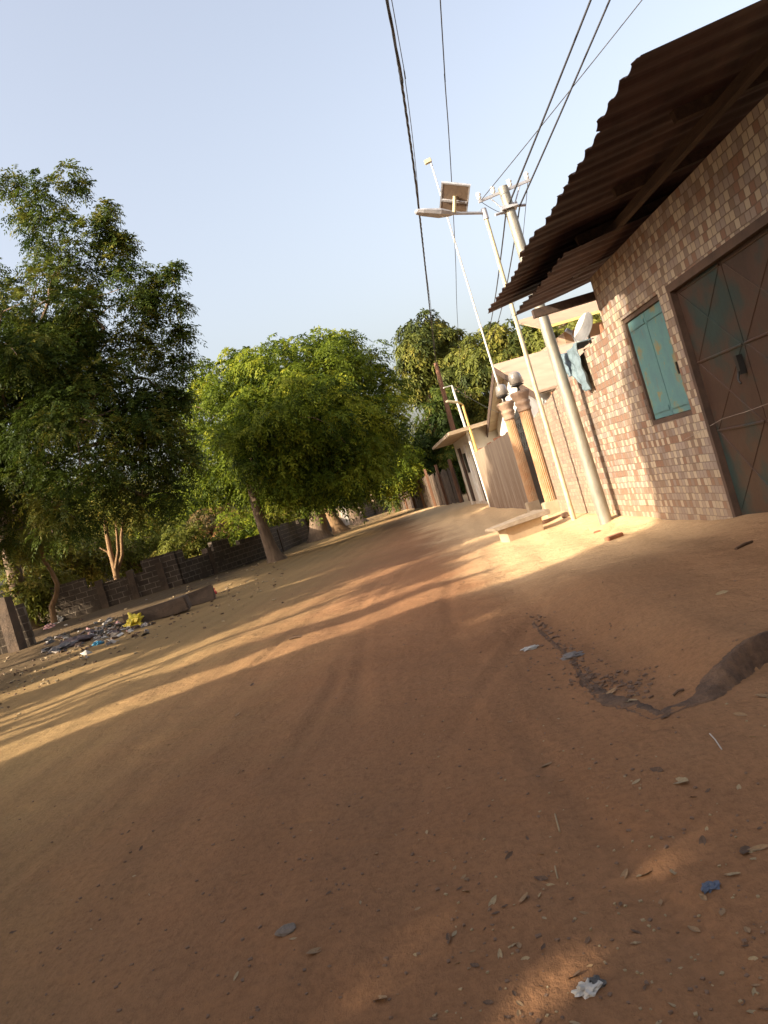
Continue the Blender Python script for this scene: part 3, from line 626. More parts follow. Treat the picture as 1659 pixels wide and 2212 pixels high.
cr.tube([Mi @ p for p in pts], .0025, 5); cr.build('door_cord', MAT['rag'], door)
# roof
E0, E1 = YC + 1.1, 4.72                  # eave far / near y
OV = 1.02; ZE = 3.18; PITCH = .13; ROOFD = 5.2
def roof_sheet(ya, yb, off0, off1, z0, pitch, rib=.235, seed=0, lift=0.0, rag=.04):
    rd = random.Random(seed); n = int(abs(yb-ya)*ulen/(rib/8)); V = []; m_ = 7
    prof = [0, .2, .85, 1, 1, .85, .2, 0]
    for i in range(n+1):
        y = ya + (yb-ya)*i/n; hgt = .021*prof[i % 8]*(1.25 if (i//8) % 2 else .8)
        o0 = off0 + rag*math.sin((i//32)*2.3+seed) + (.018*rd.random() if i % 8 in (3, 4) else 0)
        for k in range(m_):
            o = o0 + (off1-o0)*k/(m_-1); V.append((lx(y), o, z0 + (off0-o)*pitch + hgt + lift + .01*math.sin(i*.11+k)))
    idx = np.arange((n+1)*m_).reshape(n+1, m_); Q = np.stack([idx[:-1, :-1], idx[1:, :-1], idx[1:, 1:], idx[:-1, 1:]], -1).reshape(-1, 4)
    V = np.array(V); V2 = V.copy(); V2[:, 2] -= .004
    Qe = []; 
    for col_ in (0, m_-1):
        for i in range(n): a = idx[i, col_]; b_ = idx[i+1, col_]; Qe.append((a, b_, b_+len(V), a+len(V)))
    return np.concatenate([V, V2]), np.concatenate([Q, Q[:, ::-1]+len(V), np.array(Qe)])
V, Qr = roof_sheet(E1, E0, OV, -ROOFD, ZE, PITCH, seed=1)
roof = link('roof', arr_mesh('roof', V, Qr), MAT['rust'], hut)
V, Qr = roof_sheet(YC-1.6, E0-.02, .70, -1.4, 3.03, PITCH, seed=4)
link('loose_sheet', arr_mesh('loose_sheet', V, Qr), MAT['rust'], roof)
for yy in (5.9, 7.3, 8.6):
    r1 = MB(); xx = lx(yy); a = (xx, OV-.62, ZE + .62*PITCH - .05); b_ = (xx, -3.0, ZE + (OV+3.0)*PITCH - .05)
    dirv = (Vector(b_) - Vector(a)); R = Matrix.Rotation(math.atan2(dirv.z, -dirv.y)*-1, 3, 'X')
    r1.box((Vector(a)+Vector(b_))/2, (.06, dirv.length, .09), R=R); r1.build('rafter', MAT['beam'], roof)
for off, dz in ((.10, 0),):
    p_ = MB(); p_.box(((lx(E1)+lx(E0))/2, off, ZE + (OV-off)*PITCH - .14), ((E0-E1)*ulen, .07, .08)); p_.build('purlin', MAT['beam'], roof)

st_ = MB(); st_.box((lx(YC)+.32, .18, 2.86), (.09, 1.0, .10)); st_.build('rafter', MAT['beam'], roof)
# compound wall next to the hut (same mosaic), small-tile length, gate, streaked wall
def street_wall(name, ya, yb, h, mat, lab, th=.2, off=0.0, seed=1, rubble=None, h2=None):
    h2 = h if h2 is None else h2
    root = empty(name, wp(ya), ANG, lab, 'wall'); L_ = (yb-ya)*ulen
    MB().add([(0, off-th, -.2), (L_, off-th, -.2), (L_, off, -.2), (0, off, -.2), (0, off-th, h), (L_, off-th, h2), (L_, off, h2), (0, off, h)],
             [(0,3,2,1),(4,5,6,7),(0,1,5,4),(1,2,6,5),(2,3,7,6),(3,0,4,7)]).build('wall_panel', mat, root)
    rd = random.Random(seed); rb = MB(); x = 0
    dens = rubble or (lambda x: .35)
    while x < L_-.15:
        if rd.random() < dens(x/L_):
            s = (rd.uniform(.08, .2), rd.uniform(.1, .18), rd.uniform(.03, .12)); rb.box((x + s[0]/2, -th/2+off, h + (h2-h)*x/L_ + s[2]/2 - .01), s, R=Matrix.Rotation(rd.uniform(-.3, .3), 3, 'Z'), jit=.015)
        x += rd.uniform(.08, .2)
    rb.build('broken_coping', MAT['brick'], root); return root
YA, YG1, YG0 = 12.55, onwall(1178, 1080).y, onwall(1150, 1080).y
YG1 = 15.3; YG0 = 16.95
print('TOPS', [tuple(round(c, 2) for c in onwall(*q)) for q in ((1275,736),(1202,816),(1165,850),(1140,891),(1122,846),(1095,883),(1084,916),(1058,950),(1178,1105),(1156,1098))])
WZ = (2.42, 2.2, 2.15, 1.85, 1.85, 1.75)
street_wall('street_wall', YC+.01, YA, WZ[0], MAT['tile'], 'compound wall of large red and cream mosaic between hut and cream lamp pole', off=-.03, h2=WZ[1], seed=2, rubble=lambda t: .15 + .8*(t > .75))
street_wall('street_wall', YA+.01, YG1-.17, WZ[2], MAT['tile2'], 'compound wall of small grey mosaic between the lamp pole and the gate', off=-.05, h2=WZ[3], seed=3, rubble=lambda t: .55 if t < .3 else .2)
street_wall('street_wall', YG0+.17, 24.4, WZ[4], MAT['streak'], 'brown water streaked rendered wall just beyond the gate', off=-.05, h2=WZ[5], seed=5, rubble=lambda t: .05)
# gate
CH = 2.42
def column(y, lab):
    root = empty('gate_column', wp(y, 0, .02), ANG, lab, 'column', 'fluted gate columns')
    MB().box((0, 0, .12), (.36, .36, .34)).build('plinth', MAT['cream'], root, bevel=.015)
    MB().lathe([(.125, .29), (.125, .5), (.12, 1.2), (.115, CH-.38)], n=112, flute=.10, nf=22).build('shaft', MAT['column'], root)
    MB().lathe([(r_*.56, z_ + CH - 2.53) for r_, z_ in ((.215, 2.15), (.235, 2.17), (.235, 2.2), (.22, 2.22), (.23, 2.27), (.26, 2.30), (.26, 2.33), (.235, 2.34), (.245, 2.38), (.30, 2.42), (.30, 2.45), (.33, 2.47), (.33, 2.52), (.30, 2.53))], n=40).build('capital', MAT['capital'], root)
    return root
def lantern(y, lab):
    root = empty('gate_lantern', wp(y, CH, .02), 0, lab, 'lantern', 'lanterns on the gate columns')
    MB().lathe([(.08, 0), (.03, .02), (.018, .08), (.07, .10), (.13, .115), (.13, .13), (.05, .135)], n=16).build('stand', MAT['black'], root)
    MB().lathe([(.08, .135), (.14, .155), (.11, .33), (.07, .37), (.02, .385)], n=6).build('shade', MAT['glass'], root)
column(YG1, 'fluted terracotta gate column nearer to the hut'); column(YG0, 'fluted terracotta gate column beyond the iron gate')
lantern(YG1, 'frosted lantern on top of the nearer gate column'); lantern(YG0, 'frosted lantern on top of the farther gate column')
gt = empty('iron_gate', wp(YG1+.16, .06, -.05), ANG, 'dark ornamental iron gate between the fluted columns', 'gate')
GL = (YG0-YG1-.32)*ulen
for k in range(2):
    s = MB(); x0 = k*GL/2 + .01; x1 = (k+1)*GL/2 - .01
    s.box(((x0+x1)/2, 0, .65), (x1-x0, .02, 1.2))
    for xx in np.linspace(x0, x1, 8): s.tube([(xx, 0, 0), (xx, 0, 2.0 + .15*math.sin(math.pi*(xx/GL)))], .012, 5)
    for zz in (.05, 1.26, 1.95): s.box(((x0+x1)/2, 0, zz), (x1-x0, .035, .04))
    for i in range(3):
        for j in range(3):
            cx = x0 + (x1-x0)*(i+.5)/3; cz = 1.38 + j*.2
            s.tube([(cx + .08*math.cos(t)*(1-t/9), .015, cz + .08*math.sin(t)*(1-t/9)) for t in np.linspace(0, 7.5, 14)], .009, 4)
    s.build('gate_leaf', MAT['black'], gt)

# satellite dish
dp = onwall(1268, 712, .25); dish = empty('satellite_dish', (dp.x, dp.y, 2.42), 0, 'pale satellite dish on a short arm at the top corner of the compound wall', 'satellite dish')
cen = Vector((0, 0, dp.z-2.42)); nrmv = Vector((-.80, -.35, .45)).normalized(); q = nrmv.to_track_quat('Z', 'Y').to_matrix()
db = MB(); prof = [(r_*.75, z_*.75) for r_, z_ in [(.02, 0)] + [(.30*t, .075*t*t) for t in (.25, .5, .75, 1)] + [(.302, .08), (.295, .083)] + [(.29*t, .02+.06*t*t) for t in (.75, .5, .25)]]
tmp = MB().lathe(prof, n=32)
db.add([q @ Vector(v) + cen for v in tmp.v], tmp.f, True); db.build('reflector', MAT['whitepole'], dish)
ar = MB(); ar.tube([Vector((0, 0, -.05)), cen*.7 + Vector((0, 0, 0)), cen - nrmv*.03], .018, 6); ar.build('mount', MAT['steel'], dish)
ab = MB(); ab.tube([cen + q @ Vector((0, -.28, .08)), cen + nrmv*.30 + Vector((0, 0, -.12))], .009, 6); ab.tube([cen + nrmv*.28 + Vector((0, 0, -.12)), cen + nrmv*.36 + Vector((0, 0, -.10))], .03, 8); ab.build('feed_arm', MAT['grey'], dish)
# cloth over the wall
def cloth():
    V = []; nu, nv = 22, 34; pw = onwall(1225, 790).y; y0 = onwall(1262, 770).y; y1 = onwall(1214, 770).y
    for j in range(nv):
        t = j/(nv-1)
        for i in range(nu):
            s_ = i/(nu-1); yy = y0 + (y1-y0)*s_*(1 - .45*max(0, t-.35))
            if t < .22: z = 2.46 + .02*math.sin(s_*9); off = -.22 + t/.22*.24
            else: z = 2.46 - (t-.22)*(.62 + .2*math.sin(s_*4+1)); off = .02
            fold = .022*math.sin(s_*17 + t*3) + .012*math.sin(s_*37 - t*6) + .008*math.sin(t*23+s_*9)
            p = wp(yy + .02*math.sin(t*5+s_*3), z + (.01*math.sin(s_*13+t*6)), off + .03 + fold); V.append(p)
    idx = np.arange(nu*nv).reshape(nv, nu); Q = np.stack([idx[:-1, :-1], idx[:-1, 1:], idx[1:, 1:], idx[1:, :-1]], -1).reshape(-1, 4)
    o = link('hanging_cloth', arr_mesh('hanging_cloth', V, Q, True), MAT['blue_cloth'])
    md = o.modifiers.new('t', 'SOLIDIFY'); md.thickness = .012
    tag(o, 'faded blue garment slung over the top of the mosaic wall', 'cloth')
cloth()

# ---------------------------------------------------------------- houses behind the walls
def hx(px, py, A, B): v = ray(px, py); t = A/(v.x - B); return Vector((v.x*t, v.y*t, v.z*t + EYE))
GA, GB = 2.30 + .06*16.2, -.06
ne = hx(1160, 850, GA, GB); ap = hx(1066, 792, GA, GB); fe = hx(1050, 938, GA, GB)
gh = empty('gabled_house', (ap.x, ap.y, 0), 0, 'white gabled house with a dusty pink sheet roof behind the gate', 'house')
O = Vector((ap.x, ap.y, 0)); L8 = Vector((9, 2.0, 0)); th = Vector((0, 0, .05))
def slope(a, b, name):
    a = a-O; b = b-O
    vs = [a, b, b+L8, a+L8]; MB().add(vs + [v + th for v in vs], [(3,2,1,0),(4,5,6,7),(0,1,5,4),(1,2,6,5),(2,3,7,6),(3,0,4,7)]).build(name, MAT['roofpink'], gh)
slope(ne, ap, 'roof'); slope(ap, fe, 'roof')
ins = Vector((.32, .07, 0)); dn = Vector((0, 0, -.03))
ir = lambda p: p - O + ins + dn
w_ = MB(); ne_i = ne + (ap-ne)*.06; fe_i = fe + (ap-fe)*.06
front = [Vector((ir(ne_i).x, ir(ne_i).y, -.0)), ir(ne_i), ir(ap), ir(fe_i), Vector((ir(fe_i).x, ir(fe_i).y, 0))]
bk = [p + L8*.85 for p in front]; w_.add(front + bk, [(0, 1, 2, 3, 4), (9, 8, 7, 6, 5), (0, 5, 6, 1), (4, 3, 8, 9)]); w_.build('wall', MAT['white'], gh)
for a, b_ in ((ne, ap), (ap, fe)):
    a = a-O; b_ = b_-O; f_ = MB(); dz = Vector((0, 0, -.16)); o_ = Vector((-.02, 0, 0))
    f_.add([a+o_, b_+o_, b_+o_+dz, a+o_+dz, a+o_+Vector((.03, 0, 0)), b_+o_+Vector((.03, 0, 0)), b_+o_+dz+Vector((.03, 0, 0)), a+o_+dz+Vector((.03, 0, 0))], [(0,3,2,1),(4,5,6,7),(0,1,5,4),(1,2,6,5),(2,3,7,6),(3,0,4,7)])
    f_.build('bargeboard', MAT['doorframe'], gh)
for a, b_ in ((ap, fe), (ap, ne)):
    s = MB(); a_ = a-O+Vector((0, 0, -.03)); c_ = b_-O+Vector((0, 0, -.03)); s.add([a_, c_, c_+ins, a_+ins], [(0, 1, 2, 3)]); s.build('soffit', MAT['cream'], gh)
# far low house with a flat canopy, beyond the streaked wall
b = gl(1062, 1094, 25.2); fh = empty('low_house', b, ANG, 'low whitewashed house with a flat concrete canopy beyond the streaked wall', 'house')
MB().box((3.2, -1.6, 1.15), (6.0, 3.0, 2.5)).build('wall', MAT['palewall'], fh)
MB().box((2.9, -1.3, 2.46), (7.2, 4.0, .12), jit=.02).build('canopy', MAT['cream'], fh)
for xx in (1.0, 2.6, 4.6): MB().box((xx, -.07, 1.1), (.5, .08, 2.0)).build('door', MAT['doorframe' if xx != 2.6 else 'white'], fh)
MB().box((3.6, -.08, 1.5), (.5, .06, .7)).build('window', MAT['black'], fh)
b = gl(1000, 1082, 37); f2 = empty('tin_fence', b, ANG+.12, 'dark tin and timber fence beyond the wooden utility pole', 'fence')
mb = MB()
for i in range(60): mb.box((i*.4, random.uniform(-.02, .02), .8 + random.uniform(-.1, .1)), (.39, .03, 1.7), R=Matrix.Rotation(random.uniform(-.02, .02), 3, 'Y'))
mb.build('sheet', MAT['darkconc'], f2)
for i in range(8): MB().box((i*3.2, .08, 1.0), (.12, .12, 2.1), jit=.02).build('post', MAT['woodpole'], f2)
# tan building with yellow-edged roof high behind
b = at(1270, 700, 30); b.z = 0; tb = empty('tan_building', b, .12, 'tan upper building with a yellow roof edge behind the satellite dish', 'building')
zt = at(1210, 695, 30).z
MB().box((.8, 2.2, zt/2 - .15), (3.4, 4, zt - .5)).build('wall', MAT['tan'], tb)
R_ = Matrix.Rotation(.16, 3, 'X')
MB().box((-.2, 0, zt + .2), (3.9, 3.4, .05), R=Matrix.Rotation(.30, 3, 'X')).build('roof', MAT['tan'], tb)
MB().box((-.2, -1.66, zt - .31), (3.9, .05, .09)).build('gutter', MAT['yellow'], tb)

# ---------------------------------------------------------------- poles
def pole(name, a, b, r0, r1, mat, lab, cat, group=None, n=16, part='pole'):
    root = empty(name, a, 0, lab, cat, group); A = Vector(a)
    MB().tube([Vector((0, 0, -.2)), Vector((0, 0, 0)), (Vector(b)-A)*.5, Vector(b)-A], [r0, r0, (r0+r1)/2, r1], n).build(part, mat, root); return root
pb = Vector((wx(11.35)-.20, 11.35, 0)); ptop = at(1086, 404, 11.35)
up_ = pole('utility_pole', pb, ptop, .092, .07, MAT['steel'], 'thick galvanised steel utility pole with a crossarm in front of the mosaic wall', 'utility pole')
T_ = ptop - pb
ca = MB(); e0 = at(1034, 436, 11.35) - pb; e1 = at(1146, 388, 11.5) - pb; ca.box((e0+e1)/2, ((e1-e0).length, .035, .035), R=(e1-e0).to_track_quat('X', 'Z').to_matrix()); ca.build('crossarm', MAT['grey'], up_)
br = MB()
br.tube([e0.lerp(e1, .2), T_ + Vector((0, 0, -.42))], .010, 5); br.tube([e0.lerp(e1, .8), T_ + Vector((0, 0, -.42))], .010, 5); br.build('brace', MAT['grey'], up_)
ins_pts = [e0.lerp(e1, t) for t in (.03, .3, .62, .95)]
for p in ins_pts: MB().lathe([(.012, 0), (.035, .03), (.02, .05), (.04, .07), (.02, .10)], c=p + Vector((0, 0, .02)), n=10).build('insulator', MAT['white'], up_)
bb = MB(); bb.box(T_ + Vector((0, 0, -.30)), (.22, .22, .05)); bb.tube([T_ + Vector((-.02, 0, -.33)), T_ + Vector((-.22, -.1, -.36))], .02, 6); bb.tube([T_ + Vector((.02, 0, -.28)), T_ + Vector((.24, .1, -.3))], .02, 6); bb.build('bracket', MAT['grey'], up_)
# solar street lamp
lb = gp(1240, 1123); lt = at(1047, 460, lb.y); sp_ = pole('solar_street_lamp', (lb.x, lb.y, 0), lt, .042, .03, MAT['yellowpole'], 'cream solar street lamp with panel and flat lamp head before the grey mosaic wall', 'street lamp')
B_ = Vector((lb.x, lb.y, 0)); tip = at(897, 457, lb.y-.35) - B_; mid = at(978, 461, lb.y-.2) - B_; tt = lt - B_
MB().tube([tt + Vector((0, 0, .07)), tt + Vector((0, 0, -.1))], .045, 10).build('cap', MAT['grey'], sp_)
MB().tube([tt, mid], .026, 8).build('arm', MAT['grey'], sp_)
dvec = (tip-mid); Rl = dvec.to_track_quat('X', 'Z').to_matrix()
lh = MB(); prof = [(0, .035, .03), (.1, .08, .045), (.35, .12, .065), (.8, .10, .05), (.97, .07, .035), (1, .04, .018)]; V = []
for t, wv_, hv in prof:
    for sx, sz in ((-1, 0), (-.7, -.8), (0, -1), (.7, -.8), (1, 0), (.7, .6), (0, .9), (-.7, .6)): V.append(mid + Rl @ Vector((t*dvec.length, sx*wv_, sz*hv)))
lh.add(V, [(i*8+k, i*8+(k+1) % 8, (i+1)*8+(k+1) % 8, (i+1)*8+k) for i in range(5) for k in range(8)] + [tuple(range(7, -1, -1)), tuple(range(40, 48))]); lh.build('lamp_head', MAT['grey'], sp_)
pc = at(982, 427, lb.y-.2) - B_; n0 = Vector((-.35, .25, 1)).normalized(); a_ = Vector((math.cos(.0), 0, -.02)).normalized()
pa = (at(1010, 430, lb.y-.2) - at(953, 424, lb.y-.2)).normalized(); vv = Vector((.12, .80, -.55)).normalized(); vv = (vv - pa*vv.dot(pa)).normalized(); nn = pa.cross(vv)
Rp = Matrix((pa, vv, nn)).transposed()
pan = MB().box(pc, (.43, .54, .025), R=Rp).build('solar_panel', MAT['panelback'], sp_)
fr = MB()
for c_, s_ in (((0, .265, 0), (.45, .025, .035)), ((0, -.265, 0), (.45, .025, .035)), ((.2125, 0, 0), (.022, .50, .035)), ((-.2125, 0, 0), (.022, .50, .035)), ((0, .05, -.02), (.40, .035, .03)), ((0, -.05, .0206), (.38, .40, .015))):
    fr.box(pc + Rp @ Vector(c_), s_, R=Rp)
fr.build('panel_frame', MAT['grey'], pan)
MB().tube([mid + (tt-mid)*.05, pc + Rp @ Vector((0, -.05, -.02))], .03, 8).build('panel_bracket', MAT['yellowpole'], sp_)
# slim mast with floodlight
mb_ = at(1092, 880, 19.5); mt_ = at(931, 352, 19.5); ms_ = pole('light_mast', (mb_.x, mb_.y, 0), mt_, .028, .016, MAT['whitepole'], 'very slim white mast topped by a small cream box behind the far gate column', 'mast', n=8)
hv = mt_ - Vector((mb_.x, mb_.y, 0)); MB().box(hv + Vector((-.06, 0, .06)), (.17, .10, .10), R=Matrix.Rotation(-.15, 3, 'Y')).build('floodlight', MAT['yellowpole'], ms_, bevel=.01)
MB().tube([hv + Vector((0, 0, -.08)), hv + Vector((0, 0, .03))], .022, 8).build('bracket', MAT['grey'], ms_)
# wooden pole, far lamps
wb = gl(1019, 1080, 36); wt = at(941, 784, 36); pole('utility_pole', wb, wt, .14, .09, MAT['woodpole'], 'leaning brown wooden utility pole beyond the low whitewashed house', 'utility pole')
fb = gl(1062, 1098, 24.4); ft = at(976, 833, 24.4 + 1.0); w1 = pole('street_lamp', fb, ft, .055, .035, MAT['whitepole'], 'white street lamp post with a short bar at its top, beside the ochre one', 'street lamp')
MB().tube([ft-fb, at(958, 838, 25.2)-fb], .02, 6).build('arm', MAT['whitepole'], w1)
fb = gl(1067, 1097, 24.3); ft = at(999, 874, 24.6); w2 = pole('street_lamp', fb, ft, .05, .035, MAT['ochre'], 'ochre yellow street lamp with a bent lamp head beyond the streaked wall', 'street lamp')
h1 = at(988, 869, 24.5)-fb; h2 = at(965, 867, 24.4)-fb
MB().tube([ft-fb, h1], .03, 6).build('arm', MAT['ochre'], w2); dv = h2-h1; MB().box((h1+h2)/2, (dv.length*1.1, .16, .06), R=dv.to_track_quat('X', 'Z').to_matrix()).build('lamp_head', MAT['yellowpole'], w2, bevel=.015)
# leaning white post
a = gl(1067, 1080, 24.9); b_ = at(1040, 980, 24.9); MB().tube([a, b_], .06, 8).build('white_post', MAT['white'])
tag(bpy.data.objects['white_post'], 'short white painted post leaning behind the two far street lamps', 'post')

# ---------------------------------------------------------------- cables
def cable(pix, zs, r, lab, ext=18, first=None, last=None, twist=False):
    pts = [atz(px, py, z) for (px, py), z in zip(pix, zs)]
    if last is not None: pts.append(Vector(last))
    if first is not None: pts.insert(0, Vector(first))
    if ext: dv = (pts[0]-pts[1]).normalized(); pts.insert(0, pts[0] + dv*ext + Vector((0, 0, .3)))
    dense = []
    for i in range(len(pts)-1):
        p0 = pts[max(i-1, 0)]; p1 = pts[i]; p2 = pts[i+1]; p3 = pts[min(i+2, len(pts)-1)]; k = max(3, int((p2-p1).length/.8))
        for j in range(k):
            t = j/k; dense.append(.5*((2*p1) + (p2-p0)*t + (2*p0-5*p1+4*p2-p3)*t*t + (3*p1-p0-3*p2+p3)*t**3))
    dense.append(pts[-1]); mb = MB()
    if twist:
        fine = []
        for i in range(len(dense)-1):
            for j in range(5): fine.append(dense[i].lerp(dense[i+1], j/5))
        for ph in (0, 2.09, 4.19):
            mb.tube([p + Vector((math.cos(i*.9+ph), 0, math.sin(i*.9+ph)))*r*.8 for i, p in enumerate(fine)], r*.75, 5)
    else: mb.tube(dense, r, 5)
    o = mb.build('cable', MAT['cable']); tag(o, lab, 'cable', 'overhead cables')
Wt = Vector(wt)
cable([(836, 0), (858, 120), (880, 262), (905, 452), (931, 690)], [6.6, 6.5, 6.4, 6.35, 6.35], .014, 'thick twisted black cable, leftmost over the road, ending at the wooden pole', last=Wt + Vector((0, 0, -.1)), twist=True)
cable([(846, 0), (872, 150), (896, 340), (914, 530), (935, 700)], [6.9, 6.8, 6.7, 6.6, 6.6], .006, 'thin cable just right of the thick twisted one', last=Wt + Vector((0, 0, .0)))
cable([(951, 0), (960, 160), (972, 330), (984, 560), (989, 705)], [6.6, 6.5, 6.4, 6.3, 6.2], .008, 'single thin cable crossing the solar panel to the mango trees', last=at(1000, 860, 50))
q1 = pb + T_ + Vector((-.05, 0, -.33)); q2 = pb + T_ + Vector((.16, .05, -.3))
def span(a, b_, sag, r, lab):
    a = Vector(a); b_ = Vector(b_); pts = [a.lerp(b_, t) - Vector((0, 0, 1))*sag*4*t*(1-t) for t in np.linspace(0, 1, 22)]
    tag(MB().tube(pts, r, 5).build('cable', MAT['cable']), lab, 'cable', 'overhead cables')
for px_, z_, q_, r_c, sg, lab in ((1275, 5.75, q1, .013, .05, 'heavy cable from above the hut to the left bracket of the steel pole'),
                          (1316, 5.75, q2, .012, .05, 'heavy cable from above the hut to the right bracket of the steel pole'),
                          (1385, 5.7, pb + ins_pts[0], .006, .05, 'thin cable crossing the two heavy ones to the left end of the crossarm')):
    P_ = atz(px_, 0, z_); span(P_ + (P_ - q_)*1.6 + Vector((0, 0, .1)), q_, sg, r_c, lab)
span(q1, at(1040, 760, 34), .25, .011, 'cable running away from the left bracket of the steel pole'); span(q2, at(1058, 735, 34), .25, .011, 'cable running away from the right bracket of the steel pole')
span(pb + ins_pts[3], at(1098, 700, 30), .2, .005, 'thin wire running away from the right end of the crossarm')
span(pb + ins_pts[0], pb + T_ + Vector((.1, 0, -.45)), .06, .005, 'short slack wire under the crossarm of the steel pole')
span(at(976, 833, 25.4), at(1100, 900, 20), .1, .004, 'thin wire from the white street lamp toward the gabled house')

# ---------------------------------------------------------------- bench slab, blocks, rubbish
c0 = gp(1135, 1158); cb = empty('concrete_bench', c0, .30, 'cracked concrete slab resting on a low block beside the road before the gate', 'slab')
MB().box((.0, .12, .10), (.62, .42, .30), jit=.02).build('block', MAT['cream'], cb)
MB().box((-.02, .14, .275), (.98, .56, .055), R=Matrix.Rotation(-.02, 3, 'Y'), jit=.025).build('slab', MAT['conc'], cb, bevel=.008)
def rock(name, p, s, mat, lab, cat, seed=0, rz=0.0, group=None, lump=.35):
    bm = bmesh.new(); bmesh.ops.create_icosphere(bm, subdivisions=3, radius=1); rd = random.Random(seed)
    ax = [Vector((rd.uniform(-1, 1), rd.uniform(-1, 1), rd.uniform(-1, 1))).normalized() for _ in range(7)]; am = [rd.uniform(.3, 1) for _ in ax]; ph = [rd.uniform(0, 6) for _ in ax]
    for v in bm.verts:
        n_ = v.co.normalized(); k = 1 + lump*sum(a_*math.sin(n_.dot(x)*(3+2*i)+h_) for i, (x, a_, h_) in enumerate(zip(ax, am, ph)))/4
        v.co = Vector((n_.x*s[0]*k, n_.y*s[1]*k, n_.z*s[2]*k))
    me = bpy.data.meshes.new(name); bm.to_mesh(me); bm.free()
    o = link(name, me, mat, None, Vector(p) + Vector((0, 0, s[2]*.45)), rz); return tag(o, lab, cat, group)
def beam(name, p, size, rz, mat, lab, cat, tilt=0, bev=.01):
    o = MB().box((0, 0, size[2]/2 - .01), size, R=Matrix.Rotation(tilt, 3, 'Y'), jit=min(size)*.12).build(name, mat, None, p, rz, bevel=bev); return tag(o, lab, cat)
p = gp(1155, 1118); beam('fallen_plank', gp(1196, 1122), (.5, .12, .05), .5, MAT['woodpole'], 'short dark plank lying right of the concrete slab bench', 'plank')
beam('brick_piece', gp(1222, 1118), (.11, .09, .1), .2, MAT['stone'], 'small square block at the foot of the cream lamp pole', 'brick')
beam('brick_piece', gp(1327, 1163), (.24, .10, .05), .55, MAT['brick'], 'flat brown brick lying in the sand before the hut', 'brick')
beam('brick_piece', gp(1290, 1150), (.10, .06, .03), .1, MAT['brick'], 'small brick fragment on the sand near the steel pole', 'brick')
# culvert blocks at the left wall
a = gp(305, 1340); b_ = gp(452, 1300)
beam('concrete_kerb', (gp(345, 1335)), (1.5, .4, .36), .20, MAT['darkconc'], 'long broken concrete kerb block lying before the left wall', 'block', bev=.03)
beam('concrete_kerb', (gp(425, 1306)), (1.0, .45, .36), .32, MAT['darkconc'], 'second concrete block behind the long one before the left wall', 'block', bev=.03)
def bag(name, px, py, s, mat, lab, cat='bag', seed=1, group=None): return rock(name, gp(px, py), s, MAT[mat], lab, cat, seed, seed*.7, group, .75)
bag('plastic_bag', 293, 1350, (.24, .2, .17), 'yellow_plastic', 'yellow plastic bag at the near end of the kerb block', seed=3)
bag('plastic_bag', 461, 1284, (.11, .1, .12), 'red_plastic', 'small red plastic bag beyond the kerb blocks', seed=4)
bag('plastic_bag', 96, 1352, (.16, .12, .11), 'blue_plastic', 'bright blue bag on the rubbish pile in the wall gap', seed=5)
bag('plastic_bag', 212, 1393, (.10, .08, .045), 'blue_plastic', 'flat blue plastic scrap on the ground before the rubbish', seed=6)
bag('rag_heap', 128, 1344, (.26, .2, .15), 'white_plastic', 'cream coloured sack on top of the rubbish pile in the wall gap', 'sack', seed=7)
bag('rag_heap', 108, 1356, (.22, .16, .09), 'pink_cloth', 'pinkish rag on the rubbish pile below the cream sack', 'rag', seed=8)
bag('rag_heap', 170, 1388, (.34, .22, .10), 'purple_cloth', 'dark purple rag lying in the rubbish along the wall', 'rag', seed=9)
bag('rag_heap', 135, 1402, (.30, .2, .07), 'grey_plastic', 'grey plastic sheet lying at the front of the rubbish', 'plastic sheet', seed=10)
bag('rag_heap', 352, 1318, (.4, .2, .08), 'rag', 'pale rags lying on the kerb block', 'rag', seed=11)
mats_ = ['grey_plastic', 'white_plastic', 'dark_plastic', 'purple_cloth', 'leafbrown', 'rag', 'pink_cloth']
for mi, mk in enumerate(mats_):
    mb = MB()
    for i in range(38 if mk != 'pink_cloth' else 8):
        px = random.uniform(95, 330); py = 1400 - (px-95)*.26 + random.gauss(0, 13); pt = gp(px, py) + Vector((0, 0, .02))
        sz = random.uniform(.03, .11); R = Matrix.Rotation(random.uniform(0, 6), 3, 'Z') @ Matrix.Rotation(random.uniform(-.5, .5), 3, 'X')
        mb.box(pt, (sz*1.6, sz, sz*.35), R=R, jit=sz*.42)
    o = mb.build('rubbish', MAT[mk]); tag(o, 'scattered %s rubbish strewn along the foot of the left wall' % mk.replace('_', ' ').replace('leafbrown', 'brown leaf'), 'rubbish', None, 'stuff')
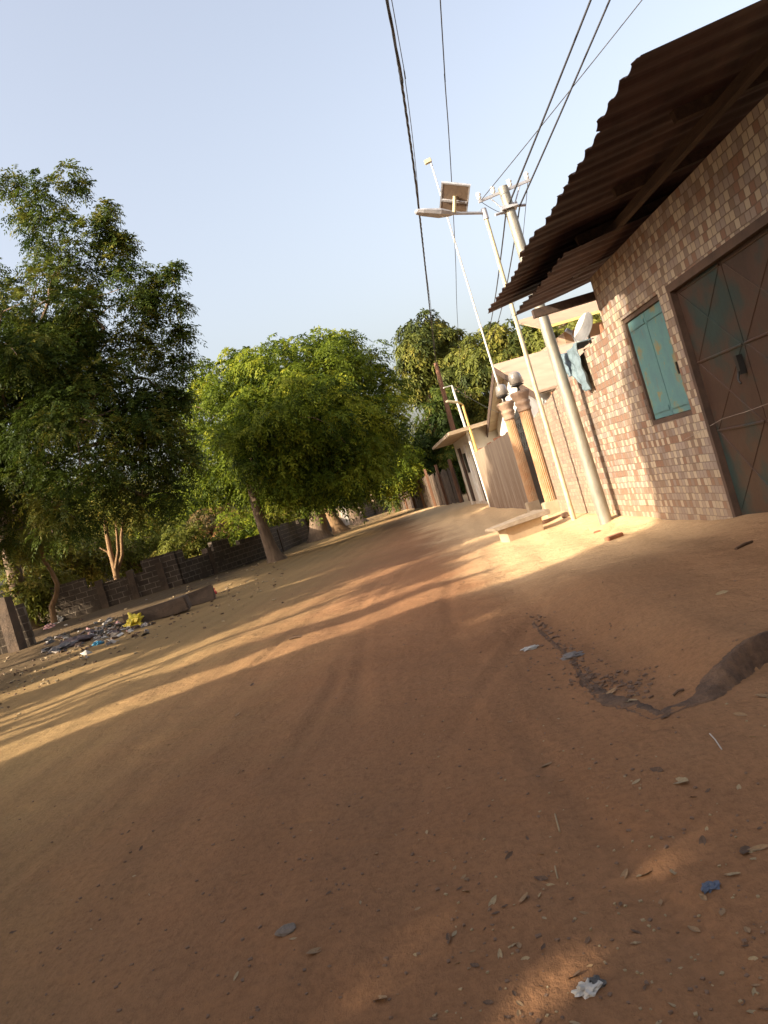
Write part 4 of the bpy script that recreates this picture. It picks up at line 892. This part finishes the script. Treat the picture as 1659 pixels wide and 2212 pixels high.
# broken concrete edge of the raised dirt apron
def curb():
    pts = SLAB; V = []; m_ = 7; dense = []; n1 = 0
    for a, b in zip(pts[:-1], pts[1:]):
        k = max(4, int((b-a).length/.012))
        for t in np.linspace(0, 1, k, endpoint=False): dense.append(a.lerp(b, t))
    n = len(dense); r1 = np.random.default_rng(4); raw = r1.normal(0, 1, (3, n+200))
    sm_ = lambda row, w_: np.convolve(raw[row], np.ones(w_)/w_**.5, 'same')[100:100+n]
    J1, J2, J3 = sm_(0, 14), sm_(1, 4), sm_(2, 45)
    for i, p in enumerate(dense):
        t = (dense[min(i+6, n-1)] - dense[max(i-6, 0)]).normalized(); o = Vector((t.y, -t.x, 0)); f = min(1, max(0, (i/n-.50)/.22))
        wd_ = (.014 + .044*f)*(1 + .20*J3[i] + .16*J1[i]) + .004*J2[i]; wd_ = min(.11, max(.009, wd_))
        q = p - o*.05; zt = float(gz(q.x, q.y)) ; g2 = p + o*(wd_ + .04); zb = float(gz(g2.x, g2.y)); ins_ = .012 + (.03 + .012*J1[i])*f
        for off, zz in ((-ins_-.02, zt-.03), (-ins_, zt+.003), (.0, zt+.004+.003*J2[i]), (wd_*.45, zt*.78+zb*.22+.006*J1[i]), (wd_*.72, zt*.35+zb*.65+.005*J2[i]), (wd_, zb+.004), (wd_+.015, zb-.03)):
            V.append((p.x + o.x*off, p.y + o.y*off, zz))
    idx = np.arange(n*m_).reshape(n, m_); Q = np.stack([idx[:-1, :-1], idx[:-1, 1:], idx[1:, 1:], idx[1:, :-1]], -1).reshape(-1, 4)
    tag(link('broken_curb', arr_mesh('broken_curb', V, Q, False), simple('crumbled_kerb', (.155, .088, .050), (.05, .028, .018), 9, .97, bmp=1.0, bscale=40)), 'broken dark concrete edge of the raised dirt apron before the door', 'kerb')
curb()
# small loose things in the foreground
rock('stone', gp(619, 2012), (.035, .028, .010), MAT['stonegrey'], 'flat grey stone lying in the open foreground dirt', 'stone', 12, .5)
rock('crumpled_packet', gp(1268, 2142), (.028, .02, .014), MAT['white_plastic'], 'crumpled white packet on the sunlit foreground patch', 'packet', 13, .3, None, .8)
rock('crumpled_packet', gp(1290, 2130), (.02, .018, .013), MAT['dark_plastic'], 'dark scrap touching the crumpled white packet', 'packet', 14, .3, None, .8)
rock('blue_wrapper', gp(1537, 1918), (.026, .018, .01), MAT['blue_scrap'], 'crushed blue grey wrapper in the right foreground', 'wrapper', 15, .6, None, .8)
rock('plastic_bag', gp(1235, 1420), (.06, .045, .02), MAT['grey_plastic'], 'thin pale plastic bag at the corner of the dirt apron', 'bag', 16, .4, None, .8)
rock('plastic_bag', gp(1145, 1402), (.06, .035, .012), MAT['white_plastic'], 'whitish plastic scrap left of the apron corner', 'bag', 17, .2, None, .8)
def stick(pa_, pb_, r, mat, lab):
    a = gp(*pa_); b_ = gp(*pb_); tag(MB().tube([a + Vector((0, 0, .006)), a.lerp(b_, .5) + Vector((0, 0, .014)), b_ + Vector((0, 0, .006))], r, 6).build('stick', MAT[mat]), lab, 'stick')
stick((1534, 1588), (1560, 1622), .0025, 'white_plastic', 'thin white stick lying below the broken kerb'); stick((1200, 1762), (1210, 1800), .003, 'leafpale', 'pale straw in the foreground dirt')
stick((1590, 1188), (1625, 1172), .012, 'leafbrown', 'dark twig on the apron near the door'); stick((1200, 1875), (1206, 1902), .0025, 'leafpale', 'short pale straw near the sunlit patch')
stick((625, 1382), (652, 1376), .014, 'leafbrown', 'dark twig lying in the middle of the road'); stick((1455, 1505), (1478, 1492), .006, 'leafbrown', 'dark twig under the edge of the broken kerb')
# leaves
def leaf_mesh(seed):
    rd = random.Random(seed); V = []; n = 7; bend = rd.uniform(.2, .7); tw = rd.uniform(-.6, .6)
    for i in range(n):
        t = i/(n-1); w__ = .24*math.sin(math.pi*min(1, t*.95+.04))**.8
        for s_ in (-1, 0, 1):
            V.append(((t-.5), s_*w__*math.cos(tw*t), bend*.5*(t-.5)**2 + abs(s_)*.10*w__*4*rd.uniform(.3, 1) + s_*w__*math.sin(tw*t) + .02))
    F_ = [(i*3+k, i*3+k+1, (i+1)*3+k+1, (i+1)*3+k) for i in range(n-1) for k in range(2)]
    me = bpy.data.meshes.new('fallen_leaf'); me.from_pydata(V, [], F_); return me
lm = []
for i, mk in enumerate(['leafdry', 'leafpale', 'leafbrown', 'leafdry', 'leafpale', 'leafbrown']):
    me = leaf_mesh(i); me.materials.append(MAT[mk]); lm.append((me, mk))
spots = [(1180, 1655, 1.5), (1468, 1690, 2.2), (1420, 1665, 1.4), (513, 1545, 1.8), (515, 1670, 1.3), (970, 2030, 1.3), (1130, 1945, 1.2), (1065, 1950, 1.2), (1170, 1900, 1.3), (1350, 1892, 1.3), (1393, 1890, 1.2),
         (1518, 1820, 1.1), (680, 2058, 1.3), (510, 2110, .9), (305, 1835, 1), (812, 1845, .8), (1455, 1885, 1), (1610, 1840, 1.4), (1640, 1835, 1.4), (1580, 1890, 1.2), (1240, 2110, 1), (820, 2160, 1.5), (1080, 2065, 1),
         (1260, 1480, 2), (1320, 1498, 1.8), (1360, 1515, 1.8), (1440, 1548, 1.5), (1600, 1545, 1.4), (1560, 1282, 1.6), (545, 1480, 1.5), (1500, 2010, 1), (1375, 1690, 1), (1100, 1850, 1), (1650, 1505, 1.6), (1385, 1470, 1)]
rd = random.Random(5)
for _ in range(95):
    px = rd.uniform(900, 1659); py = rd.uniform(1440, 2212)
    spots.append((px, py, rd.uniform(.35, .8)))
for _ in range(45): spots.append((rd.uniform(0, 1100), rd.uniform(1500, 2212), rd.uniform(.3, .7)))
cnm = {'leafdry': 'tan', 'leafpale': 'pale yellow', 'leafbrown': 'dark brown'}
for i, (px, py, s_) in enumerate(spots):
    me, mk = lm[i % 6]; o = bpy.data.objects.new('fallen_leaf', me); COL.objects.link(o); p = gp(px, py)
    o.location = p; o.rotation_euler = (rd.uniform(-.3, .3), rd.uniform(-.3, .3), rd.uniform(0, 6.28)); k = .045*s_*max(1, p.y/4)**.3; o.scale = (k, k*rd.uniform(.6, 1.1), k)
    tag(o, 'small %s dry leaf fallen on the dirt' % cnm[mk], 'leaf', 'fallen leaves with %s colour' % cnm[mk])
# debris: pebbles and crumbs as stuff
def crumbs(n, reg, mat, smin, smax, lab, sd):
    r2 = random.Random(sd); mb = MB()
    for _ in range(n):
        px, py = reg(r2); p = gp(px, py); s = r2.uniform(smin, smax)*max(1, p.y/5)**.6
        mb.box(p + Vector((0, 0, s*.2)), (s*r2.uniform(.7, 1.6), s, s*.6), R=Matrix.Rotation(r2.uniform(0, 6), 3, 'Z'), jit=s*.2)
    tag(mb.build('gravel', MAT[mat]), lab, 'gravel', None, 'stuff')
crumbs(600, lambda r: (r.uniform(0, 1659), r.uniform(1250, 2212)), 'stone', .003, .010, 'brown crumbs of earth scattered over the road', 1)
crumbs(110, lambda r: (r.gauss(1230, 55), r.gauss(1425, 45)), 'stone', .004, .014, 'loose dark debris around the corner of the apron', 2)
crumbs(120, lambda r: (r.uniform(1230, 1420), 1445 + r.gauss(30, 18)), 'stone', .004, .018, 'reddish crumbs along the broken edge of the apron', 3)
def crack(r):
    P_ = [(1145, 1325), (1180, 1356), (1215, 1392), (1238, 1432), (1290, 1470), (1380, 1495)]; t = r.random()*(len(P_)-1.001); i = int(t); f = t-i
    return P_[i][0]*(1-f) + P_[i+1][0]*f + r.gauss(0, 7), P_[i][1]*(1-f) + P_[i+1][1]*f + r.gauss(0, 7)
crumbs(130, crack, 'stone', .005, .020, 'dark crumbling edge stones of the raised dirt apron', 7)
def verge(r):
    px = r.uniform(0, 620); return px, 1480 - px*.42 + r.gauss(0, 28)
crumbs(260, verge, 'leafpale', .010, .028, 'pale stones and scraps along the left verge', 4)
crumbs(200, verge, 'leafbrown', .010, .025, 'dark stones along the left verge', 5)
crumbs(140, lambda r: (r.uniform(900, 1659), r.uniform(1500, 2200)), 'leafpale', .003, .008, 'pale chips on the foreground dirt', 6)

print('FACES', sum(len(o.data.polygons) for o in bpy.data.objects if o.type=='MESH'))
